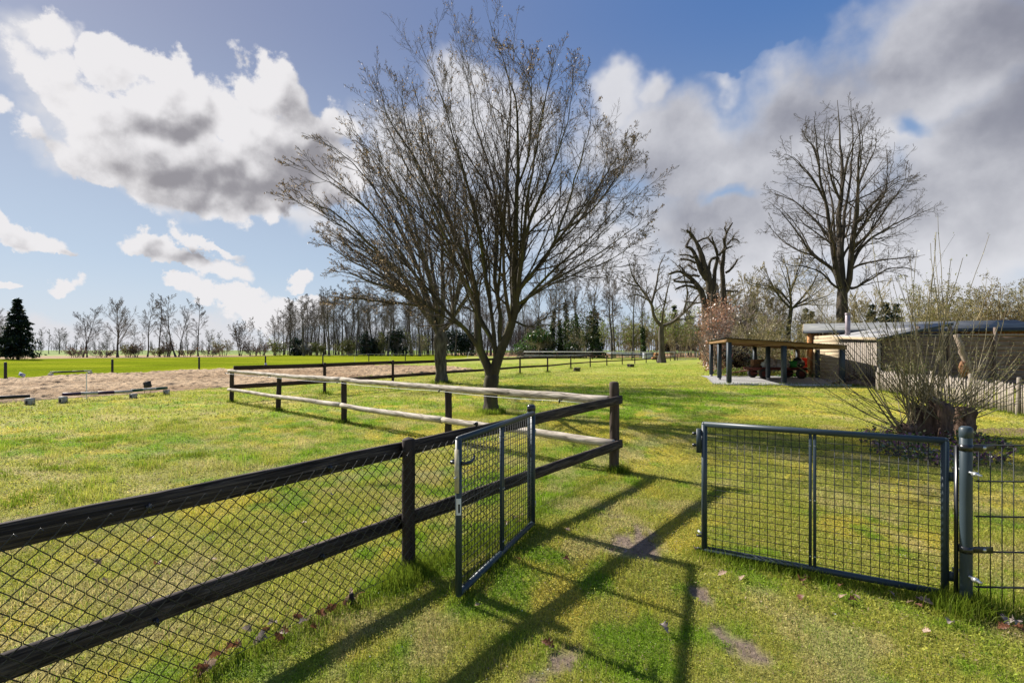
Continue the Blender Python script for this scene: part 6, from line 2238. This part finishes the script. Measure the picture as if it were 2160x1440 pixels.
def striped(name, label, a, b, seq, r=.05):
    a, b = np.asarray(a, float), np.asarray(b, float)
    t = thing(name, label, 'pole', (a + b) / 2 * np.array([1, 1, 0]))
    tot = sum(s for s, _ in seq)
    s0 = 0
    for s, m in seq:
        pole('band', a + (b - a) * s0 / tot, a + (b - a) * (s0 + s) / tot, r, r, M[m], t, sides=12, nseg=2)
        s0 += s


bz = lambda u, v, h: P(u, v) + [0, .02, h]
striped('jump_pole', 'plain black pole at the arena edge, cut by the picture edge', bz(-90, 861, .24), bz(61, 852.5, .24), [(1, 'blackpaint')])
striped('jump_pole', 'purple and white striped pole lying on low white blocks', bz(131, 849, .25), bz(277, 839.5, .22), [(3, 'purple'), (3, 'white'), (3, 'purple'), (3.4, 'white')])
striped('jump_pole', 'green and white striped pole lying on low white blocks', bz(276, 839, .24), bz(351, 832, .24), [(2.4, 'darkgreen'), (3, 'white'), (2.8, 'darkgreen')])
striped('jump_pole', 'dark pole with white ends at the far rim of the arena', bz(105, 795, .27), bz(192, 791, .27), [(.4, 'white'), (5, 'blackpaint'), (3, 'purple'), (2, 'white')])
bb = thing('marker_board', 'square black marker board on thin legs beside the striped poles', 'board', P(311, 833))
p = P(311, 833)
board('panel', p + [-.13, 0, .34], p + [.13, 0, .40], .03, .22, M['blackpaint'], bb, wob=0, nseg=1)
for s in (-.10, .10):
    pole('leg', p + [s, 0, -.02], p + [s, 0, .27], .008, .008, M['wire'], bb, sides=6, nseg=1)
pole('foot_bar', p + [-.2, 0, .03], p + [.14, 0, .03], .012, .012, M['crate'], bb, sides=6, nseg=1)
p = P(182.5, 843)
fpost = thing('plastic_post', 'thin white plastic stake standing in the grass at the arena edge', 'stake', p)
pole('shaft', p + [0, 0, -.03], p + [0, 0, .86], .014, .012, M['cord'], fpost, sides=8, nseg=3)
pole('step', p + [-.10, 0, .05], p + [.02, 0, .05], .010, .010, M['cord'], fpost, sides=6, nseg=1)

# stumps on the lawn
for i, (u, vb, r, h, lab) in enumerate(((1217, 783, .23, .27, 'dark low tree stump on the lawn, nearer of two by the fence'.replace('nearer', 'closer')), (1331, 774, .30, .26, 'mossy tree stump on the lawn before the fruit tree'))):
    p = P(u, vb)
    mb = MB()
    stump_mesh(mb, p[:2], r, h, 500 + i, cut=.12)
    t_ = thing('tree_stump', lab, 'stump', p)
    mb.build('body', M['mossbark'], t_, smooth=True)
# trough, tank and timber at the paddock's end
p = P(1366, 757)
tk_ = thing('water_tank', 'pale grey square tank beside the fence at the paddock end', 'tank', p)
mb = MB()
chain(mb, p + [-.75, 0, .55], p + [.75, 0, .55], 1.1, 1.05, ch=.06)
mb.build('body', M['greybox'], tk_)
mb = MB()
chain(mb, p + [-.8, 0, 1.1], p + [.8, 0, 1.1], 1.2, .06, ch=.2)
mb.build('rim', M['greyrail'], tk_)
pl_ = P(1318, 756.5)
pt = thing('metal_trough', 'long pale grey metal panel lying along the rail fence', 'trough', pl_)
board('body', pl_ + [-3.2, .6, 1.0], pl_ + [3.6, -.9, .82], .5, .30, M['greybox'], pt, wob=0, nseg=3)
for f in (-2.4, 0, 2.6):
    pole('leg', pl_ + [f, -.15 * f / 2, 0], pl_ + [f, -.15 * f / 2, .75], .05, .05, M['greyrail'], pt, sides=6, nseg=1)
p = P(1381, 758.5)
lp = thing('log_stack', 'reddish stack of cut logs behind the pale grey tank', 'firewood', p)
mb = MB()
for i in range(3):
    for j in range(5 - i):
        tube1(mb, [p + [-.2 + j * .42 + i * .2, -.5, .2 + i * .36], p + [-.2 + j * .42 + i * .2, .7, .2 + i * .36]], .2, 9)
mb.build('logs', M['orangewood'], lp)

# ------------------------------------------------------------------ turf, tufts, flecks and fallen leaves
def turf():
    g = np.random.default_rng(2024)
    mb = MB()

    def blades(x, y, h, w, tilt, col, bend):
        n = len(x)
        a = g.uniform(0, 6.28, n)
        t = np.abs(g.normal(0, 1, n)) * tilt
        ld = np.stack([np.cos(a), np.sin(a)], 1)
        b = g.uniform(0, 6.28, n)
        wd = np.stack([np.cos(b), np.sin(b), np.zeros(n)], 1) * (w * .5)[:, None]
        base = np.stack([x, y, np.full(n, -.004)], 1)
        t = np.minimum(t, 1.35)
        tip = base + np.concatenate([ld * (h * np.sin(t))[:, None], (h * np.cos(t) + .004)[:, None]], 1)
        if bend:
            mid = base * .5 + tip * .5 + np.concatenate([-ld * (h * .10)[:, None], (h * .13)[:, None]], 1)
            V = np.stack([base - wd, base + wd, mid + wd * .8, mid - wd * .8, tip], 1)
            k = np.arange(n)[:, None] * 5
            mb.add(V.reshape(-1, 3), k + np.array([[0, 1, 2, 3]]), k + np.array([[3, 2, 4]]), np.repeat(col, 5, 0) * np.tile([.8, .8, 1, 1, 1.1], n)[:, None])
        else:
            V = np.stack([base - wd, base + wd, tip], 1)
            mb.add(V.reshape(-1, 3), None, np.arange(n * 3).reshape(n, 3), np.repeat(col, 3, 0))

    def colour(x, y, lushness=0.0):
        c = lawn_rgb(x, y)
        n = len(x)
        c = c * (.50 + 1.0 * g.random((n, 1)))
        straw = g.random(n) < np.where(np.hypot(x, y) < 6.5, .09, .04)
        c[straw] = np.array([.42, .34, .15]) * (.6 + .6 * g.random((straw.sum(), 1)))
        lu = g.random(n) < .12 + lushness
        c[lu] = np.array([.15, .25, .016]) * (.7 + .6 * g.random((lu.sum(), 1)))
        return c * 1.3

    A, Fd, Pd = np.array(ARENA), np.array(FIELD), np.array(PAD)
    for r0, r1, n, h0, w0, bend in ((1.1, 3.2, 150000, .026, .0022, True), (3.2, 6.5, 300000, .030, .0032, True), (6.5, 13, 330000, .036, .0058, False), (13, 26, 330000, .040, .010, False), (26, 60, 200000, .050, .022, False)):
        r = np.sqrt(g.uniform(r0 ** 2, r1 ** 2, n))
        th = np.radians(g.uniform(-53, 53, n))
        x, y = r * np.sin(th), r * np.cos(th)
        ok = ~poly_in(x, y, A) & ~poly_in(x, y, Pd) & ~poly_in(x, y, Fd)
        ok &= g.random(n) > soil_amt(x, y) * .93
        ok &= ~((x > 14.7) & (y > 20.5) & (y < 30))
        x, y = x[ok], y[ok]
        n3 = fbm(x, y, 2.6, 3, 81)
        inside = sstep((x - C0[0]) * (-FD[1]) + (y - C0[1]) * FD[0], .3, -.3) * sstep(y, 3.5, 6)
        tuft = sstep(n3, .54, .70) * (.45 + 1.0 * inside)
        short = sstep(fbm(x, y, .9, 4, 2), .50, .66)
        h = h0 * (.55 + .75 * g.random(len(x))) * (1 + 1.5 * tuft) * (1 - .45 * short)
        blades(x, y, h, w0 * (.7 + .6 * g.random(len(x))), .95, colour(x, y), bend)
    # creeping leaves of moss, clover and plantain lying in the turf
    for r0, r1, n, sz in ((1.1, 3.4, 130000, .0085), (3.4, 7, 200000, .013), (7, 14, 190000, .022), (14, 34, 170000, .045)):
        r = np.sqrt(g.uniform(r0 ** 2, r1 ** 2, n))
        th = np.radians(g.uniform(-53, 53, n))
        x, y = r * np.sin(th), r * np.cos(th)
        ok = ~poly_in(x, y, A) & ~poly_in(x, y, Pd) & ~poly_in(x, y, Fd) & ~((x > 14.7) & (y > 20.5) & (y < 30))
        ok &= g.random(n) > soil_amt(x, y) * .9
        x, y = x[ok], y[ok]
        n = len(x)
        c = lawn_rgb(x, y) * (.55 + 1.25 * g.random((n, 1)) ** 1.3)
        dd = g.random(n)
        c[dd < .05] = np.array([.36, .28, .17]) * (.5 + .8 * g.random(((dd < .05).sum(), 1)))
        c[dd > .90] = np.array([.12, .20, .02]) * (.5 + .9 * g.random(((dd > .90).sum(), 1)))
        a = g.uniform(0, 6.28, n)
        k = sz * (.5 + g.random(n))
        e1 = np.stack([np.cos(a), np.sin(a), g.normal(.05, .35, n)], 1) * k[:, None]
        e2 = np.stack([-np.sin(a), np.cos(a), g.normal(0, .4, n)], 1) * (k * .55)[:, None]
        p = np.stack([x, y, g.uniform(.006, .022, n) + sz * .25], 1)
        V = np.stack([p - e1 * .5, p + e2 * .5, p + e1 * .5, p - e2 * .5], 1)
        mb.add(V.reshape(-1, 3), np.arange(n * 4).reshape(n, 4), None, np.repeat(c, 4, 0))

    def tufts(pts, rad, n, h, w=.0034):
        pts = np.asarray(pts, float)
        i = g.integers(0, len(pts), n)
        x = pts[i, 0] + g.normal(0, rad, n)
        y = pts[i, 1] + g.normal(0, rad, n)
        c = np.array([[.15, .225, .022]]) * (.55 + .8 * g.random((n, 1))) + np.array([[.05, .03, 0]]) * g.random((n, 1))
        blades(x, y, h * (.35 + .8 * g.random(n)), np.full(n, w), .42, c, True)

    ln = lambda a, b, k: [np.asarray(a) * (1 - f) + np.asarray(b) * f for f in np.linspace(0, 1, k)]
    tufts(ln(PM + FN * .05 - FD * 3.3, PM + FN * .05 + FD * 3.2, 60), .055, 3800, .075)
    tufts(ln(PM + FN * .07 - FD * 1.0, PM + FN * .10 + FD * 2.4, 40), .11, 4200, .08)
    tufts([PM, PM + FN * .1, C0, C0 + FN * .1, PM + FD * .2 + FN * .1], .07, 2600, .13)
    tufts(ln(HG, TG, 20), .05, 1600, .08)
    tufts(ln(GL, PM, 12), .10, 2200, .10)
    tufts(ln(HB, TB, 40), .08, 3800, .07)
    tufts(ln(HB * .5 + TB * .5, TB, 10), .07, 1500, .10)
    tufts([GR, GR + [-.06, -.03], GR + [.05, 0]], .07, 1500, .15)
    tufts(ln(GR, GR + PD * 2.0, 20), .07, 2600, .12)
    for u in posts_u:
        tufts([on_line(u, C0, LD)], .08, 260, .12, .006)
    for p in apts[1:8]:
        tufts([p], .12, 160, .16, .014)
    tufts(ln(C0, LE, 60), .10, 2500, .07, .006)
    t1 = P(1037, 872)[:2]
    tufts([t1 + .24 * np.array([math.cos(a), math.sin(a)]) for a in np.linspace(0, 6.28, 14)], .08, 1500, .16, .007)
    t2 = P(930, 808)[:2]
    tufts([t2 + .36 * np.array([math.cos(a), math.sin(a)]) for a in np.linspace(0, 6.28, 14)], .12, 700, .2, .012)
    tufts(ln((9.3, 23.4), (15.2, 22.5), 30), .12, 1400, .16, .012)
    tufts(ln(F0, F1, 60), .10, 2600, .12, .009)
    for u, v, s in ((60, 995, .22), (130, 1040, .2), (240, 935, .3), (330, 905, .28), (190, 930, .2), (400, 960, .22), (270, 985, .2), (520, 885, .22), (90, 930, .25), (30, 1060, .18), (350, 890, .35), (590, 1000, .12), (640, 905, .2)):
        c = P(u, v)[:2]
        tufts([c + g.normal(0, s, 2) for _ in range(7)], .07, 420, .085, .006)
    return mb


tag(turf().build('grass', M['grass']), 'short mossy lawn grass with lusher tufts around posts and gates', 'grass', kind='stuff')

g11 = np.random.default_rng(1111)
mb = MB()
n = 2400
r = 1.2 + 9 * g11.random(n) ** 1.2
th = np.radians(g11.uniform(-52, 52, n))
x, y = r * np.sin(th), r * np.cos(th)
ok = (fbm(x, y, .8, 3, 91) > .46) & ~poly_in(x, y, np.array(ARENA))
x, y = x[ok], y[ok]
quads_at(mb, np.stack([x, y, g11.uniform(.015, .03, len(x))], 1), .0085, g11, [(.55, .54, .48), (.42, .36, .26), (.30, .22, .14), (.6, .6, .56), (.10, .16, .04)], .8, hang=0)  # the near-white faces also paint in glints on clover leaves
tag(mb.build('litter_and_glints', M['leaf']), 'small daisies, dry flecks and painted glints scattered through the lawn', 'leaf litter', kind='stuff')


def oak_leaf(seed):
    g = np.random.default_rng(seed)
    n = 15
    s = np.linspace(0, 1, n)
    w = .30 * np.sin(np.pi * s ** .8) * (1 + .38 * np.sin(s * 26 + g.uniform(0, 1))) + .012
    V, Q = [], []
    cu, tw = g.uniform(1.0, 2.6), g.uniform(-.6, .6)
    for i in range(n):
        for k in (-1, -.5, 0, .5, 1):
            yy = w[i] * k * (1 + .1 * g.normal())
            zz = cu * .45 * (yy ** 2) * 2 + .16 * math.sin(s[i] * 3.1 * cu * .5) + tw * yy * s[i] * .6 + .015 * g.normal()
            V.append([s[i] - .5, yy, zz])
    for i in range(n - 1):
        for k in range(4):
            Q.append([5 * i + k, 5 * i + k + 1, 5 * i + k + 6, 5 * i + k + 5])
    m = MB().add(np.array(V), Q, None, np.ones((len(V), 3)))
    return m.mesh('oak_leaf', smooth=True)


LM = [leafmat('dead_leaf_brown', False, (.17, .075, .040), .3, .06), leafmat('dead_leaf_tan', False, (.36, .25, .17), .3, .06), leafmat('dead_leaf_grey', False, (.26, .21, .185), .25, .06)]
protos = []
for i in range(6):
    me = oak_leaf(600 + i)
    me.materials.append(LM[(0, 1, 2, 0, 1, 0)[i]])
    protos.append(me)
leafspots = [
    ('curled brown oak leaf caught at the foot of the wire mesh', 'oak leaves along the mesh fence', .95,
     [(742, 1266), (738, 1278), (700, 1298), (686, 1306), (672, 1314), (640, 1330), (628, 1322), (560, 1350), (545, 1362), (520, 1345), (600, 1346), (486, 1392), (470, 1400), (456, 1408), (440, 1424), (430, 1432), (508, 1372), (590, 1362), (660, 1344), (760, 1262), (725, 1290), (655, 1318), (575, 1336), (498, 1384), (412, 1438)]),
    ('brown oak leaf heaped against the fence post by the open gate', 'oak leaves by the fence post', .0, [(856, 1204), (868, 1210), (880, 1202), (888, 1212), (850, 1214), (872, 1198)]),
    ('reddish oak leaf lying under the small mesh gate leaf', 'oak leaves under the small gate', .0, [(1070, 1108), (1084, 1100), (1094, 1106), (1078, 1112), (1060, 1116), (1100, 1098)]),
    ('dry oak leaf on the worn grass between the two gate leaves', 'oak leaves in the gateway', .0, [(1198, 1124), (1195, 1190), (1092, 1186), (1400, 1340), (1155, 1370), (1465, 1165), (1320, 1170), (1010, 1290)]),
    ('tan oak leaf lying before the broad gate leaf', 'oak leaves before the broad gate', .0, [(1524, 1222), (1566, 1226), (1690, 1236), (1702, 1226), (1696, 1246), (1688, 1268), (1780, 1272), (1800, 1276), (1806, 1268), (1774, 1246), (1920, 1284), (1936, 1288), (1952, 1282), (1880, 1262), (1940, 1278)]),
    ('dry oak leaf lying along the rod mesh panel', 'oak leaves by the rod panel', .0, [(2110, 1312), (2125, 1322), (2140, 1326), (2098, 1300), (2086, 1298), (2130, 1312), (2006, 1322), (1955, 1340), (2150, 1336), (2118, 1334)]),
    ('small brown leaf on the paddock grass behind the board fence', 'leaves on the paddock grass', .0, [(318, 1146), (560, 1190), (250, 1090), (206, 1196), (268, 1030), (640, 1112), (700, 1048), (220, 1235), (450, 1190), (330, 1200)])]
for lab, grp, stand, spots in leafspots:
    for u, v in spots:
        p = P(u, v)
        o = bpy.data.objects.new('dead_leaf', protos[g11.integers(0, 6)])
        COL.objects.link(o)
        s = g11.uniform(.045, .08)
        o.scale = (s, s, s)
        up = g11.random() < stand
        o.location = (p[0], p[1], (.045 if up else .022) + .02 * g11.random())
        o.rotation_euler = (g11.normal(0, .3) + (g11.choice([-1.2, 1.2]) if up else 0), g11.normal(0, .35), g11.uniform(0, 6.28))
        tag(o, lab, 'dead leaf', grp)
sb_ = thing('wood_stub', 'short dark rotten wood stub at the foot of the wire mesh', 'stub', P(742, 1280))
pole('body', P(742, 1280) + [0, 0, -.03], P(741, 1280) + [0, 0, .085], .017, .014, M['dark_post'], sb_, sides=9, nseg=4, lump=.1)
